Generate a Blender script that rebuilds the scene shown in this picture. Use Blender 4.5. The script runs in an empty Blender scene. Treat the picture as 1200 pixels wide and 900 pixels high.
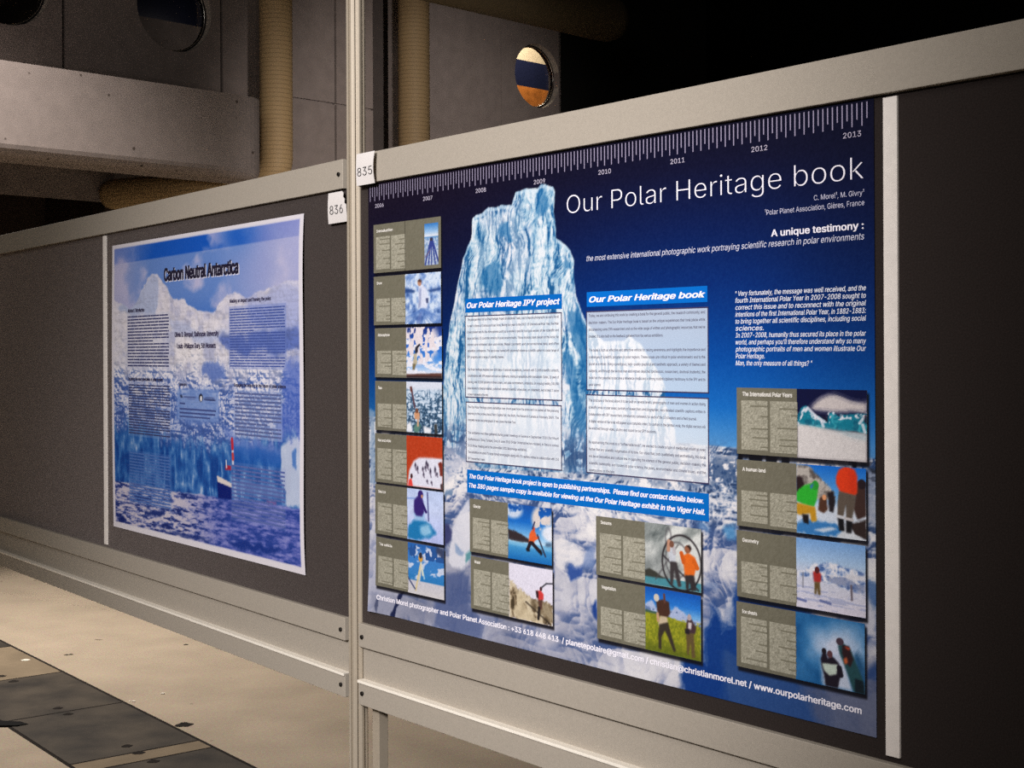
import bpy, bmesh, math, os
import numpy as np
from mathutils import Matrix, Vector

# ---------------------------------------------------------------- camera, world, lamps
SC = bpy.context.scene
COL = SC.collection
CAMH = 1.5
F, HY, ROLL = 1619.0, 413.3, -0.0045          # focal length in pixels, horizon row, roll
cam = bpy.data.cameras.new('camera')
cam.sensor_fit = 'HORIZONTAL'; cam.sensor_width = 36.0
cam.lens = 36.0 * F / 1200.0
cam.shift_y = -(450 - HY) / 1200.0
cam.clip_start = 0.05; cam.clip_end = 100
camo = bpy.data.objects.new('camera', cam); COL.objects.link(camo)
camo.matrix_world = Matrix.Translation((0, 0, CAMH)) @ Matrix.Rotation(math.pi / 2, 4, 'X') @ Matrix.Rotation(ROLL, 4, 'Z')
SC.camera = camo
SC.view_settings.view_transform = 'Standard'
SC.view_settings.look = 'None'
SC.view_settings.exposure = 0.0
SC.view_settings.gamma = 1.0
SC.cycles.use_denoising = False               # keeps the small print sharp; the photograph is grainy too
SC.view_settings.use_curve_mapping = False
world = bpy.data.worlds.new('hall_dark'); SC.world = world; world.use_nodes = True
world.node_tree.nodes['Background'].inputs[0].default_value = (1.0, 0.93, 0.85, 1)
world.node_tree.nodes['Background'].inputs[1].default_value = 0.012

def aim(o, target):
    d = Vector(target) - o.location
    o.rotation_euler = d.to_track_quat('-Z', 'Y').to_euler()

def area(name, loc, target, size, power, color, spread=180):
    l = bpy.data.lights.new(name, 'AREA'); l.shape = 'DISK'; l.size = size
    l.energy = power; l.color = color; l.spread = math.radians(spread)
    o = bpy.data.objects.new(name, l); COL.objects.link(o); o.location = loc; aim(o, target)
    return o

def spot(name, loc, target, power, color, ang, blend, rad):
    l = bpy.data.lights.new(name, 'SPOT'); l.energy = power; l.color = color
    l.spot_size = math.radians(ang); l.spot_blend = blend; l.shadow_soft_size = rad
    o = bpy.data.objects.new(name, l); COL.objects.link(o); o.location = loc; aim(o, target)
    return o

spot('hall_spot_boards', (-1.6, -1.2, 2.9), (-0.27, 2.70, 1.43), 1020, (1.0, 0.965, 0.965), 38.5, 0.86, 0.25)  # cone falloff also shaped to imitate lens vignette towards the corners
area('hall_fill', (-2.8, -2.6, 6.2), (-0.8, 3.4, 1.0), 4.5, 100, (1.0, 0.95, 0.90), 150)  # unseen soft source added as ambient fill, stronger towards the left
area('hall_lamp_aisle', (-3.0, 7.3, 5.6), (-2.7, 7.0, 0.0), 1.2, 158, (1.0, 0.93, 0.88), 95)
spot('hall_spot_beam', (-0.3, 4.2, 2.0), (-2.7, 9.6, 2.9), 35, (1.0, 0.92, 0.88), 42, 1.0, 0.15)
spot('hall_spot_wall', (0.9, 5.0, 2.2), (-0.85, 11.6, 2.9), 1100, (1.0, 0.93, 0.89), 35, 1.0, 0.2)

# ---------------------------------------------------------------- measuring the photograph
def ray(px, py):
    X, Y = px - 600.0, py - HY
    c, s = math.cos(ROLL), math.sin(ROLL)
    x, y = c * X + s * Y, -s * X + c * Y
    return x / F, -y / F                       # (X/Y, Z/Y) per unit of depth

class Board:
    """an upright plane: s to the right along it, z up"""
    def __init__(s, ox, oy, ang):
        s.o = (ox, oy); s.a = ang; s.d = (math.cos(ang), -math.sin(ang))
    def q(s, px, py, off=0.0):
        rx, rz = ray(px, py)
        nx, ny = -math.sin(s.a), -math.cos(s.a)
        ox, oy = s.o[0] + nx * off, s.o[1] + ny * off
        # Y*rx = ox+dx*t ; Y = oy+dy*t
        t = (rx * oy - ox) / (s.d[0] - rx * s.d[1])
        Y = oy + s.d[1] * t
        return t, CAMH + rz * Y
    def pt(s, t, z=0.0, off=0.0):
        return Vector((s.o[0] + s.d[0] * t - math.sin(s.a) * off, s.o[1] + s.d[1] * t - math.cos(s.a) * off, z))

BR = Board(-0.2804, 2.7319, 0.8772)
BL = Board(-1.0907, 3.7989, 0.9176)
ZT, ZB = CAMH + 0.335, CAMH - 0.5363

def floor_pt(px, py):
    rx, rz = ray(px, py); Y = -CAMH / rz
    return Vector((rx * Y, Y, 0))

# ---------------------------------------------------------------- materials
def s2l(c):
    c = np.asarray(c, float) / 255.0
    return np.where(c <= 0.04045, c / 12.92, ((c + 0.055) / 1.055) ** 2.4)

def mat(name, rgb, rough=0.6, spec=0.3, metal=0.0, noise=0.0, scale=60.0, bump=0.0, sheen=0.0, rgb2=None, detail=4):
    m = bpy.data.materials.new(name); m.use_nodes = True
    nt = m.node_tree; b = nt.nodes['Principled BSDF']
    col = tuple(s2l(rgb)) + (1,)
    b.inputs['Base Color'].default_value = col
    b.inputs['Roughness'].default_value = rough
    b.inputs['Specular IOR Level'].default_value = spec
    b.inputs['Metallic'].default_value = metal
    if sheen:
        b.inputs['Sheen Weight'].default_value = sheen
        b.inputs['Sheen Roughness'].default_value = 0.38
        b.inputs['Sheen Tint'].default_value = (0.95, 0.81, 0.76, 1)
    if noise or bump or rgb2:
        tc = nt.nodes.new('ShaderNodeTexCoord')
        n = nt.nodes.new('ShaderNodeTexNoise'); n.inputs['Scale'].default_value = scale
        n.inputs['Detail'].default_value = detail
        nt.links.new(tc.outputs['Object'], n.inputs['Vector'])
        r = nt.nodes.new('ShaderNodeValToRGB')
        c2 = np.array(col[:3])
        lo = tuple(c2 * (1 - noise)) + (1,); hi = tuple(c2 * (1 + noise)) + (1,)
        if rgb2: hi = tuple(s2l(rgb2)) + (1,)
        r.color_ramp.elements[0].color = lo; r.color_ramp.elements[1].color = hi
        r.color_ramp.elements[0].position = 0.3; r.color_ramp.elements[1].position = 0.7
        nt.links.new(n.outputs['Fac'], r.inputs['Fac'])
        nt.links.new(r.outputs['Color'], b.inputs['Base Color'])
        if bump:
            bp = nt.nodes.new('ShaderNodeBump'); bp.inputs['Strength'].default_value = bump
            bp.inputs['Distance'].default_value = 0.004
            nt.links.new(n.outputs['Fac'], bp.inputs['Height'])
            nt.links.new(bp.outputs['Normal'], b.inputs['Normal'])
    return m

M = {}
M['rail'] = mat('anodised_rail', (160, 151, 138), 0.5, 0.35, 0.0, 0.05, 260)
M['lip_highlight'] = mat('lip_highlight_paint', (238, 230, 216), 0.35, 0.5, 0.0, 0.03, 200)  # near-white colour stands for the highlight along the rail edge
M['post'] = mat('post_aluminium', (172, 160, 142), 0.42, 0.5, 0.25, 0.04, 200)
M['felt'] = mat('grey_felt', (42, 36, 34), 0.95, 0.03, 0, 0.22, 420, 0.3, sheen=0.92)
M['strip'] = mat('white_strip', (226, 218, 210), 0.6, 0.3, 0, 0.04, 90)
M['card'] = mat('white_card', (214, 208, 204), 0.6, 0.25)
M['ink'] = mat('black_ink', (26, 24, 28), 0.7, 0.1)
M['screw'] = mat('dark_screw', (30, 27, 25), 0.4, 0.5, 0.6)
M['dark'] = mat('dark_gap', (12, 10, 9), 0.9, 0.1)
M['black_rubber'] = mat('black_rubber', (18, 17, 16), 0.8, 0.1)
M['paper'] = mat('paper_white', (222, 216, 222), 0.6, 0.2)

def print_mat():
    m = bpy.data.materials.new('printed_paper'); m.use_nodes = True
    nt = m.node_tree; b = nt.nodes['Principled BSDF']
    a = nt.nodes.new('ShaderNodeAttribute'); a.attribute_name = 'ink'
    nt.links.new(a.outputs['Color'], b.inputs['Base Color'])
    b.inputs['Roughness'].default_value = 0.55
    b.inputs['Specular IOR Level'].default_value = 0.15
    return m
M['print'] = print_mat()
_inks = {}
def ink(rgb):
    if rgb not in _inks:
        _inks[rgb] = mat('ink_%d_%d_%d' % rgb, rgb, 0.6, 0.12)
    return _inks[rgb]

# ---------------------------------------------------------------- object helpers
def tag(o, label=None, cat=None, group=None, kind=None):
    if label: o['label'] = label
    if cat: o['category'] = cat
    if group: o['group'] = group
    if kind: o['kind'] = kind
    return o

def empty(name, loc, rz=0.0):
    o = bpy.data.objects.new(name, None); COL.objects.link(o)
    o.location = loc; o.rotation_euler = (0, 0, rz); o.empty_display_size = 0.1
    return o

def link_mesh(name, me, m, parent=None):
    if m is not None:
        for mm in (m if isinstance(m, (list, tuple)) else [m]): me.materials.append(mm)
    o = bpy.data.objects.new(name, me); COL.objects.link(o)
    if parent: o.parent = parent
    return o

def np_mesh(name, V, Fc):
    """V (n,3); Fc list of arrays (k,3) / (k,4)"""
    me = bpy.data.meshes.new(name)
    me.vertices.add(len(V)); me.vertices.foreach_set('co', np.asarray(V, np.float32).ravel())
    loops, starts, tot = [], [], 0
    for f in Fc:
        f = np.asarray(f, np.int32)
        if not len(f): continue
        loops.append(f.ravel()); starts.append(tot + np.arange(len(f)) * f.shape[1]); tot += f.size
    L = np.concatenate(loops); S = np.concatenate(starts)
    me.loops.add(len(L)); me.loops.foreach_set('vertex_index', L)
    me.polygons.add(len(S)); me.polygons.foreach_set('loop_start', S.astype(np.int32))
    me.update(calc_edges=True); me.validate()
    return me

class MB:
    def __init__(s): s.bm = bmesh.new()
    def box(s, x0, x1, y0, y1, z0, z1, bev=0.0, mi=0):
        r = bmesh.ops.create_cube(s.bm, size=1.0)
        vs = r['verts']
        for v in vs:
            v.co = Vector((x0 + (v.co.x + .5) * (x1 - x0), y0 + (v.co.y + .5) * (y1 - y0), z0 + (v.co.z + .5) * (z1 - z0)))
        fs = {f for v in vs for f in v.link_faces}
        for f in fs: f.material_index = mi
        if bev:
            es = list({e for v in vs for e in v.link_edges})
            bmesh.ops.bevel(s.bm, geom=es, offset=bev, segments=2, affect='EDGES', profile=0.5)
        return s
    def poly(s, pts, mi=0):
        f = s.bm.faces.new([s.bm.verts.new(p) for p in pts]); f.material_index = mi
        return s
    def prism(s, prof, z0, z1, mi=0, caps=True):
        a = [s.bm.verts.new((x, y, z0)) for x, y in prof]; b = [s.bm.verts.new((x, y, z1)) for x, y in prof]
        n = len(prof)
        for i in range(n):
            f = s.bm.faces.new((a[i], a[(i + 1) % n], b[(i + 1) % n], b[i])); f.material_index = mi
        if caps:
            s.bm.faces.new(list(reversed(a))); s.bm.faces.new(b)
        return s
    def cyl(s, p0, p1, r, seg=24, r2=None, smooth=True):
        p0, p1 = Vector(p0), Vector(p1); d = p1 - p0
        R = d.to_track_quat('Z', 'Y').to_matrix().to_4x4()
        res = bmesh.ops.create_cone(s.bm, cap_ends=True, segments=seg, radius1=r, radius2=r if r2 is None else r2, depth=d.length,
                                    matrix=Matrix.Translation((p0 + p1) / 2) @ R)
        if smooth:
            for v in res['verts']:
                for f in v.link_faces:
                    if len(f.verts) == 4: f.smooth = True
        return s
    def tube(s, pts, rad, seg=24, caps=True):
        pts = [Vector(p) for p in pts]; rings = []
        ref = Vector((0.31, 0.17, 0.94)).normalized()
        prev = None
        for i, p in enumerate(pts):
            d = (pts[min(i + 1, len(pts) - 1)] - pts[max(i - 1, 0)]).normalized()
            if prev is None:
                u = d.cross(ref if abs(d.dot(ref)) < .9 else Vector((1, 0, 0))).normalized()
            else:
                u = (prev - d * prev.dot(d)).normalized()
            prev = u; w = d.cross(u)
            r = rad[i] if isinstance(rad, (list, tuple)) else rad
            rings.append([s.bm.verts.new(p + (u * math.cos(2 * math.pi * k / seg) + w * math.sin(2 * math.pi * k / seg)) * r) for k in range(seg)])
        for i in range(len(rings) - 1):
            for k in range(seg):
                f = s.bm.faces.new((rings[i][k], rings[i][(k + 1) % seg], rings[i + 1][(k + 1) % seg], rings[i + 1][k])); f.smooth = True
        if caps:
            s.bm.faces.new(list(reversed(rings[0]))); s.bm.faces.new(rings[-1])
        return s
    def build(s, name, m, parent=None):
        bmesh.ops.recalc_face_normals(s.bm, faces=s.bm.faces[:])
        me = bpy.data.meshes.new(name); s.bm.to_mesh(me); s.bm.free()
        return link_mesh(name, me, m, parent)

# ---------------------------------------------------------------- the hall behind the boards
M['concrete'] = mat('wall_concrete', (136, 124, 118), 0.85, 0.15, 0, 0.10, 9, 0.15, detail=8)
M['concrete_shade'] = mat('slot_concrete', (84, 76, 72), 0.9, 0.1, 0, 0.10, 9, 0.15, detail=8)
M['reveal'] = mat('reveal_plaster', (176, 164, 152), 0.7, 0.2)
M['navy'] = mat('navy_paint', (30, 35, 62), 0.35, 0.5)
M['chrome'] = mat('bright_metal', (220, 216, 208), 0.2, 0.5, 1.0)
M['cream'] = mat('cream_paint', (226, 208, 178), 0.6, 0.3)
M['wood'] = mat('orange_wood', (196, 118, 52), 0.45, 0.4, 0, 0.25, 14)
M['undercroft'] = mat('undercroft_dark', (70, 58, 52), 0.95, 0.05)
M['hall_black'] = mat('hall_black', (26, 26, 24), 0.95, 0.05)

def concrete_spots():
    m = mat('beam_concrete', (156, 144, 138), 0.85, 0.15, 0, 0.07, 14, 0.12, detail=10)
    nt = m.node_tree; b = nt.nodes['Principled BSDF']
    base = b.inputs['Base Color'].links[0].from_socket
    tc = nt.nodes.new('ShaderNodeTexCoord'); v = nt.nodes.new('ShaderNodeTexVoronoi'); v.inputs['Scale'].default_value = 7.0
    nt.links.new(tc.outputs['Object'], v.inputs['Vector'])
    r = nt.nodes.new('ShaderNodeValToRGB')
    r.color_ramp.elements[0].color = (1, 1, 1, 1); r.color_ramp.elements[1].color = (0, 0, 0, 1)
    r.color_ramp.elements[0].position = 0.07; r.color_ramp.elements[1].position = 0.10
    nt.links.new(v.outputs['Distance'], r.inputs['Fac'])
    mx = nt.nodes.new('ShaderNodeMix'); mx.data_type = 'RGBA'
    nt.links.new(r.outputs['Color'], mx.inputs[0]); nt.links.new(base, mx.inputs[6])
    mx.inputs[7].default_value = tuple(s2l((92, 82, 76))) + (1,)
    nt.links.new(mx.outputs[2], b.inputs['Base Color'])
    return m
M['beam'] = concrete_spots()

def lagging(k=1.0):
    m = bpy.data.materials.new('tan_pipe_lagging'); m.use_nodes = True
    nt = m.node_tree; b = nt.nodes['Principled BSDF']; b.inputs['Roughness'].default_value = 0.6
    b.inputs['Specular IOR Level'].default_value = 0.25
    tc = nt.nodes.new('ShaderNodeTexCoord'); w = nt.nodes.new('ShaderNodeTexWave')
    w.bands_direction = 'Z'; w.inputs['Scale'].default_value = 9.5; w.inputs['Distortion'].default_value = 0.6
    nt.links.new(tc.outputs['Object'], w.inputs['Vector'])
    r = nt.nodes.new('ShaderNodeValToRGB')
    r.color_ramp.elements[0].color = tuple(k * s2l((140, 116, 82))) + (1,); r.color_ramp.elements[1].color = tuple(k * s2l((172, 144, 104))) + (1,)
    r.color_ramp.elements[0].position = 0.0; r.color_ramp.elements[1].position = 0.12
    nt.links.new(w.outputs['Color'], r.inputs['Fac']); nt.links.new(r.outputs['Color'], b.inputs['Base Color'])
    return m
M['lagging'] = lagging(); M['lagging_shaded'] = lagging(0.6)  # second copy darkened: shade on the straight pipe put into its colour
M['duct'] = mat('brown_duct', (82, 70, 50), 0.7, 0.2, 0, 0.06, 20)

WB = Board(0.241, 13.0, -math.radians(44.0))
def sW(px, off=0.0): return WB.q(px, 100, off)[0]
BEAM_OFF = 0.75
BZT = WB.q(150, 92, BEAM_OFF)[1]; BZB = WB.q(150, 195.5, BEAM_OFF)[1]
SEAMZ = WB.q(360, 117)[1]
PORT = []
for (px, py) in ((8, -25), (205, 11), (630, 89)):
    PORT.append(WB.q(px, py) + (0.300 if px > 400 else 0.315,))

wallrot = -WB.a
wo = WB.pt(0, 0)
TH = 0.14
def lpt(s_, z, off): return (s_, -off, z)      # local frame of the wall: x along, -y towards the viewer
def wall_rect(mb, s0, s1, z0, z1, off=0.0, th=TH): mb.box(s0, s1, -off, -off + th, z0, z1)
def wall_hole(mb, s0, s1, z0, z1, sc, zc, r, th=TH):
    h = r + 0.012
    wall_rect(mb, s0, sc - h, z0, z1); wall_rect(mb, sc + h, s1, z0, z1)
    wall_rect(mb, sc - h, sc + h, z0, zc - h); wall_rect(mb, sc - h, sc + h, zc + h, z1)
    N = 72; a = []; b = []
    for k in range(N):
        t = 2 * math.pi * k / N; c, s_ = math.cos(t), math.sin(t); m_ = max(abs(c), abs(s_))
        a.append((sc + r * c, zc + r * s_)); b.append((sc + h * c / m_, zc + h * s_ / m_))
    for y in (0.0, th):
        va = [mb.bm.verts.new((x, y, z)) for x, z in a]; vb = [mb.bm.verts.new((x, y, z)) for x, z in b]
        for k in range(N): mb.bm.faces.new((va[k], va[(k + 1) % N], vb[(k + 1) % N], vb[k]))
        if y == 0.0: vf = va
        else:
            for k in range(N):
                f = mb.bm.faces.new((vf[k], vf[(k + 1) % N], va[(k + 1) % N], va[k])); f.smooth = True

ZTOP = 7.0; ZWL = BZB + 0.42
g = 0.012
w = MB()
e = [-9.0, sW(75), sW(260), sW(303)]
wall_hole(w, e[0], e[1] - g, ZWL, ZTOP, *PORT[0])
wall_hole(w, e[1] + g, e[2] - g, ZWL, ZTOP, *PORT[1])
wall_rect(w, e[2] + g, e[3], ZWL, ZTOP)
for (a, b) in ((sW(303), sW(392)), (sW(392) + 0.02, sW(437))):
    wall_rect(w, a, b, 0, SEAMZ - 0.008); wall_rect(w, a, b, SEAMZ + 0.008, ZTOP)
    wall_rect(w, a, b, SEAMZ - 0.02, SEAMZ + 0.02, -0.03, 0.1)
wall_rect(w, sW(467), sW(587), 0, ZTOP)
wall_hole(w, sW(587) + 0.006, sW(655), 0, ZTOP, *PORT[2])
for s_ in (e[1], e[2], sW(392) + 0.01): wall_rect(w, s_ - 0.03, s_ + 0.03, ZWL, ZTOP, -0.06, 0.1)
o = w.build('wall_back', M['concrete']); o.location = wo; o.rotation_euler.z = wallrot; tag(o, kind='structure')
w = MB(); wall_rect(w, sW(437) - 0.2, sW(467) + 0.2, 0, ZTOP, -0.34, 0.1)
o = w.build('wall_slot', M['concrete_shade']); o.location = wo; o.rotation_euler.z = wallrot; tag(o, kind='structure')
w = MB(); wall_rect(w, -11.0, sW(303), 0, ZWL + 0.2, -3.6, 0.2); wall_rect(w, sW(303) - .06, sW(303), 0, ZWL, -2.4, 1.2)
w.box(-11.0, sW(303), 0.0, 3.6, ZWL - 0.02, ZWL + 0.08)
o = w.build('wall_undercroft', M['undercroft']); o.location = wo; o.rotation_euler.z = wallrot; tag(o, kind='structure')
# the room behind the round windows, seen lit through the right one
INO = -1.3
zn0 = WB.q(630, 104, INO)[1]; zn1 = WB.q(630, 74, INO)[1]
w = MB()
wall_rect(w, sW(500), sW(655) + 2.2, BZB, zn0, INO, 0.05)
for f in w.bm.faces: f.material_index = 0
n0 = len(w.bm.faces)
w.box(-9.0, sW(500), -INO, -INO + 0.05, BZB, zn0, mi=3)  # grey band stands for concrete reflected in the left panes
w.box(-9.0, sW(655) + 2.2, -INO, -INO + 0.05, zn0, zn1, mi=1)
w.box(-9.0, sW(655) + 2.2, -INO, -INO + 0.05, zn1, ZTOP, mi=2)
o = w.build('wall_room', [M['wood'], M['navy'], M['cream'], M['concrete']]); o.location = wo; o.rotation_euler.z = wallrot; tag(o, kind='structure')
rl = area('room_light', WB.pt(PORT[2][0] + 0.7, PORT[2][1] + 1.1, -0.75), WB.pt(PORT[2][0] + 1.1, PORT[2][1] - 0.1, -1.3), 0.4, 22, (1.0, 0.88, 0.70))
area('room_light', WB.pt(PORT[1][0] + 0.9, PORT[1][1] + 0.2, -0.6), WB.pt(PORT[1][0] + 0.9, PORT[1][1] - 0.4, -1.3), 0.3, 0.5, (1.0, 0.92, 0.85))  # unseen source added to brighten the grey band behind the left pane
w = MB(); wall_rect(w, sW(655) + 0.002, sW(655) + 2.3, 0, ZTOP, -0.03, 0.1)
o = w.build('wall_right', M['hall_black']); o.location = wo; o.rotation_euler.z = wallrot; tag(o, kind='structure')
gm = bpy.data.materials.new('window_glass'); gm.use_nodes = True
nt = gm.node_tree; nt.nodes.clear()
out = nt.nodes.new('ShaderNodeOutputMaterial'); mx = nt.nodes.new('ShaderNodeMixShader'); tr = nt.nodes.new('ShaderNodeBsdfTransparent'); gl = nt.nodes.new('ShaderNodeBsdfGlossy')
gl.inputs['Roughness'].default_value = 0.02
mx.inputs[0].default_value = 0.06; nt.links.new(tr.outputs[0], mx.inputs[1]); nt.links.new(gl.outputs[0], mx.inputs[2]); nt.links.new(mx.outputs[0], out.inputs[0])
for i, (sc, zc, r) in enumerate(PORT):
    e_ = empty('window_%d' % (i + 1), WB.pt(sc, zc), wallrot); tag(e_, kind='structure')
    mb = MB(); N = 64                                     # dark gasket ring and pale reveal
    pr = [(r - 0.001, 0.07), (r - 0.001, 0.11), (r - 0.016, 0.11), (r - 0.016, 0.07)]
    rings = [[mb.bm.verts.new((math.cos(2 * math.pi * k / N) * a, y, math.sin(2 * math.pi * k / N) * a)) for k in range(N)] for a, y in pr]
    for j in range(4):
        for k in range(N): mb.bm.faces.new((rings[j][k], rings[j][(k + 1) % N], rings[(j + 1) % 4][(k + 1) % N], rings[(j + 1) % 4][k]))
    mb.build('window_frame', M['ink'], e_)
    mb = MB()
    a = [mb.bm.verts.new((math.cos(2 * math.pi * k / N) * (r - .002), 0.001, math.sin(2 * math.pi * k / N) * (r - .002))) for k in range(N)]
    b = [mb.bm.verts.new((math.cos(2 * math.pi * k / N) * (r - .002), 0.07, math.sin(2 * math.pi * k / N) * (r - .002))) for k in range(N)]
    for k in range(N):
        f = mb.bm.faces.new((a[k], a[(k + 1) % N], b[(k + 1) % N], b[k])); f.smooth = True
    mb.build('window_reveal', M['reveal'], e_)
    mb = MB(); mb.tube([(math.cos(2 * math.pi * k / N) * (r - .018), 0.072, math.sin(2 * math.pi * k / N) * (r - .018)) for k in range(N + 1)], 0.005, 8, False)
    mb.build('window_glint_ring', M['chrome'], e_)  # bright ring added to give the glint along the window rim
    mb = MB(); mb.cyl((0, 0.085, 0), (0, 0.092, 0), r - 0.0155, 64); mb.build('window_pane', gm, e_)

area('undercroft_fill', WB.pt(sW(300), 1.0, -0.6), WB.pt(sW(190), 3.0, -1.6), 0.4, 2.6, (1.0, 0.85, 0.65))  # unseen dim fill added to brighten the pipe below the beam
# balcony beam with a rounded end
mb = MB(); sE = WB.q(318, 150, BEAM_OFF)[0]; R_ = 0.22
prof = [(-9.0, 0.0), (-9.0, -BEAM_OFF)]
for k in range(9):
    t = -math.pi / 2 + k / 8 * math.pi / 2
    prof.append((sE - R_ + R_ * math.cos(t), -BEAM_OFF + R_ + R_ * math.sin(t)))
prof.append((sE, -BEAM_OFF + 0.35)); prof[0] = (-9.0, -BEAM_OFF + 0.35)
mb.prism(prof, BZB, BZT)
bmesh.ops.recalc_face_normals(mb.bm, faces=mb.bm.faces[:])
low = [ed for ed in mb.bm.edges if all(abs(v.co.z - BZB) < 1e-4 for v in ed.verts) and min(v.co.y for v in ed.verts) < -0.03 and not all(abs(v.co.y + BEAM_OFF - 0.35) < 1e-4 for v in ed.verts)]
bmesh.ops.bevel(mb.bm, geom=low, offset=0.07, segments=4, affect='EDGES', profile=0.5)
mb.box(-9.0, sE - 0.1, -BEAM_OFF + 0.3505, -0.002, BZT - 0.25, BZT - 0.03)
o = mb.build('concrete_beam', M['beam']); o.location = wo; o.rotation_euler.z = wallrot
tag(o, 'pale pitted concrete balcony beam with a rounded end, below the round windows', 'beam')

# lagged pipes
def pipe_at(px, off, r, zb, zt, name, label, extra=None):
    s_, _ = WB.q(px, 100, off)
    p = WB.pt(s_, 0, off)
    mb = MB()
    pts = [(p.x, p.y, zt)]
    n = 14
    for k in range(n + 1): pts.append((p.x, p.y, zt + (zb - zt) * k / n))
    rads = r
    if extra: pts += extra(Vector((p.x, p.y, zb)))
    if extra: rads = [r] * (len(pts) - 4) + [r * .97, r * .85, r * .6, r * .2]
    mb.tube(pts[1:], rads if not extra else rads[1:], 32)
    o = mb.build(name, M['lagging'] if extra else M['lagging_shaded'])
    return tag(o, label, 'pipe', 'lagged pipes on the back wall')
s1, zel = WB.q(323.5, 214, 0.36)
def elbow(p):
    z_e = zel; Y1 = p.y
    rx, rz = ray(122, 229); Y2 = (z_e - CAMH) / rz
    end = Vector((rx * Y2, Y2, z_e)); st = Vector((p.x, p.y, z_e)); d = (end - st); L = d.length; d.normalize()
    R_ = p.z - z_e; out = []
    for k in range(1, 9):
        t = math.pi / 2 * k / 8
        out.append(st + Vector((0, 0, R_)) + d * (R_ * (1 - math.cos(t))) + Vector((0, 0, -R_ * math.sin(t))))
    for k in range(1, 8): out.append(st + d * (R_ + (L - R_ - 0.16) * k / 7))
    out += [st + d * (L - .10), st + d * (L - .05), st + d * (L - .02), st + d * L]
    return out
pipe_at(323.5, 0.36, 0.125, zel + 0.19, ZTOP, 'lagged_pipe', 'tan lagged pipe bending under the end of the concrete beam', elbow)
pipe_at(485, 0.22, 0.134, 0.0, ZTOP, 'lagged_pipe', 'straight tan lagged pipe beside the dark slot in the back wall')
# ceiling duct, parallel to the wall
s0, _ = WB.q(470, 10, 0.62); s1, zl = WB.q(700, 46, 0.62)
mb = MB(); sE = WB.q(716, 30, 0.62)[0]; rd = 0.21
a = WB.pt(s0 - 0.6, zl + rd, 0.62); b = WB.pt(sE, zl + rd, 0.62); d = (b - a).normalized()
mb.tube([a, b - d * 0.10, b - d * 0.02, b + d * 0.05, b + d * 0.09, b + d * 0.11], [rd, rd, rd * .97, rd * .86, rd * .6, rd * .12], 32)
o = mb.build('ceiling_duct', M['duct']); tag(o, 'thick brown round duct crossing the wall above the right round window', 'duct')

# far wall and ceiling of the dark hall
mb = MB(); mb.box(-16, 22, 24.0, 24.2, 0, 8.0); o = mb.build('wall_far', M['hall_black']); tag(o, kind='structure')
mb = MB(); mb.box(-16, 22, -8.0, 24.2, 8.0, 8.2); o = mb.build('ceiling', M['hall_black']); tag(o, kind='structure')

# floor: pale concrete with a strip of dark slabs
def floor_mat():
    m = mat('floor_concrete', (176, 160, 138), 0.75, 0.2, 0, 0.10, 3.0, 0.05, detail=10)
    nt = m.node_tree; b = nt.nodes['Principled BSDF']
    base = b.inputs['Base Color'].links[0].from_socket
    tc = nt.nodes.new('ShaderNodeTexCoord'); v = nt.nodes.new('ShaderNodeTexNoise'); v.inputs['Scale'].default_value = 120.0
    v.inputs['Detail'].default_value = 3
    nt.links.new(tc.outputs['Object'], v.inputs['Vector'])
    mx = nt.nodes.new('ShaderNodeMix'); mx.data_type = 'RGBA'; mx.blend_type = 'MULTIPLY'
    mx.inputs[0].default_value = 0.5
    nt.links.new(base, mx.inputs[6]); nt.links.new(v.outputs['Color'], mx.inputs[7])
    sp = nt.nodes.new('ShaderNodeTexNoise'); sp.inputs['Scale'].default_value = 9.0; sp.inputs['Detail'].default_value = 2
    nt.links.new(tc.outputs['Object'], sp.inputs['Vector'])
    r = nt.nodes.new('ShaderNodeValToRGB'); r.color_ramp.elements[0].position = 0.73; r.color_ramp.elements[1].position = 0.78
    nt.links.new(sp.outputs['Fac'], r.inputs['Fac'])
    m2 = nt.nodes.new('ShaderNodeMix'); m2.data_type = 'RGBA'
    nt.links.new(r.outputs['Color'], m2.inputs[0]); nt.links.new(mx.outputs[2], m2.inputs[6])
    m2.inputs[7].default_value = tuple(s2l((96, 84, 70))) + (1,)
    nt.links.new(m2.outputs[2], b.inputs['Base Color'])
    return m
M['floor'] = floor_mat()
M['slab'] = mat('dark_slab', (42, 37, 31), 0.7, 0.25, 0, 0.25, 5.0, 0.05, rgb2=(70, 62, 51), detail=10)
M['slab_tan'] = mat('tan_slab', (116, 102, 82), 0.75, 0.2, 0, 0.16, 6.0, detail=8)
M['seam'] = mat('floor_seam', (34, 30, 27), 0.9, 0.1)
M['chip'] = mat('white_chip', (214, 206, 190), 0.7, 0.2)
fa, fb = floor_pt(0, 750), floor_pt(300, 900)
fd = (fb - fa).normalized(); fnrm = Vector((-fd.y, fd.x, 0))
if fnrm.x > 0: fnrm = -fnrm                           # across the strip, towards the viewer's left
def fuv(px, py):
    p = floor_pt(px, py) - fa
    return p.dot(fd), p.dot(fnrm)
def fP(u, v, z): p = fa + fd * u + fnrm * v; return (p.x, p.y, z)
SW = fuv(15, 855)[1] * 0.5 + fuv(82.5, 898.8)[1] * 0.5
c1 = 0.5 * (fuv(0, 798)[0] + fuv(72.5, 788)[0]); c2 = 0.5 * (fuv(25, 841.7)[0] + fuv(145, 824.5)[0])
c3 = 0.5 * (fuv(87.5, 893.7)[0] + fuv(240, 868.7)[0]); c4 = c3 + (c3 - c2) * 0.16
mb = MB()
mb.poly([(-16, -8, 0), (22, -8, 0), (22, 24, 0), (-16, 24, 0)], 0)
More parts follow.
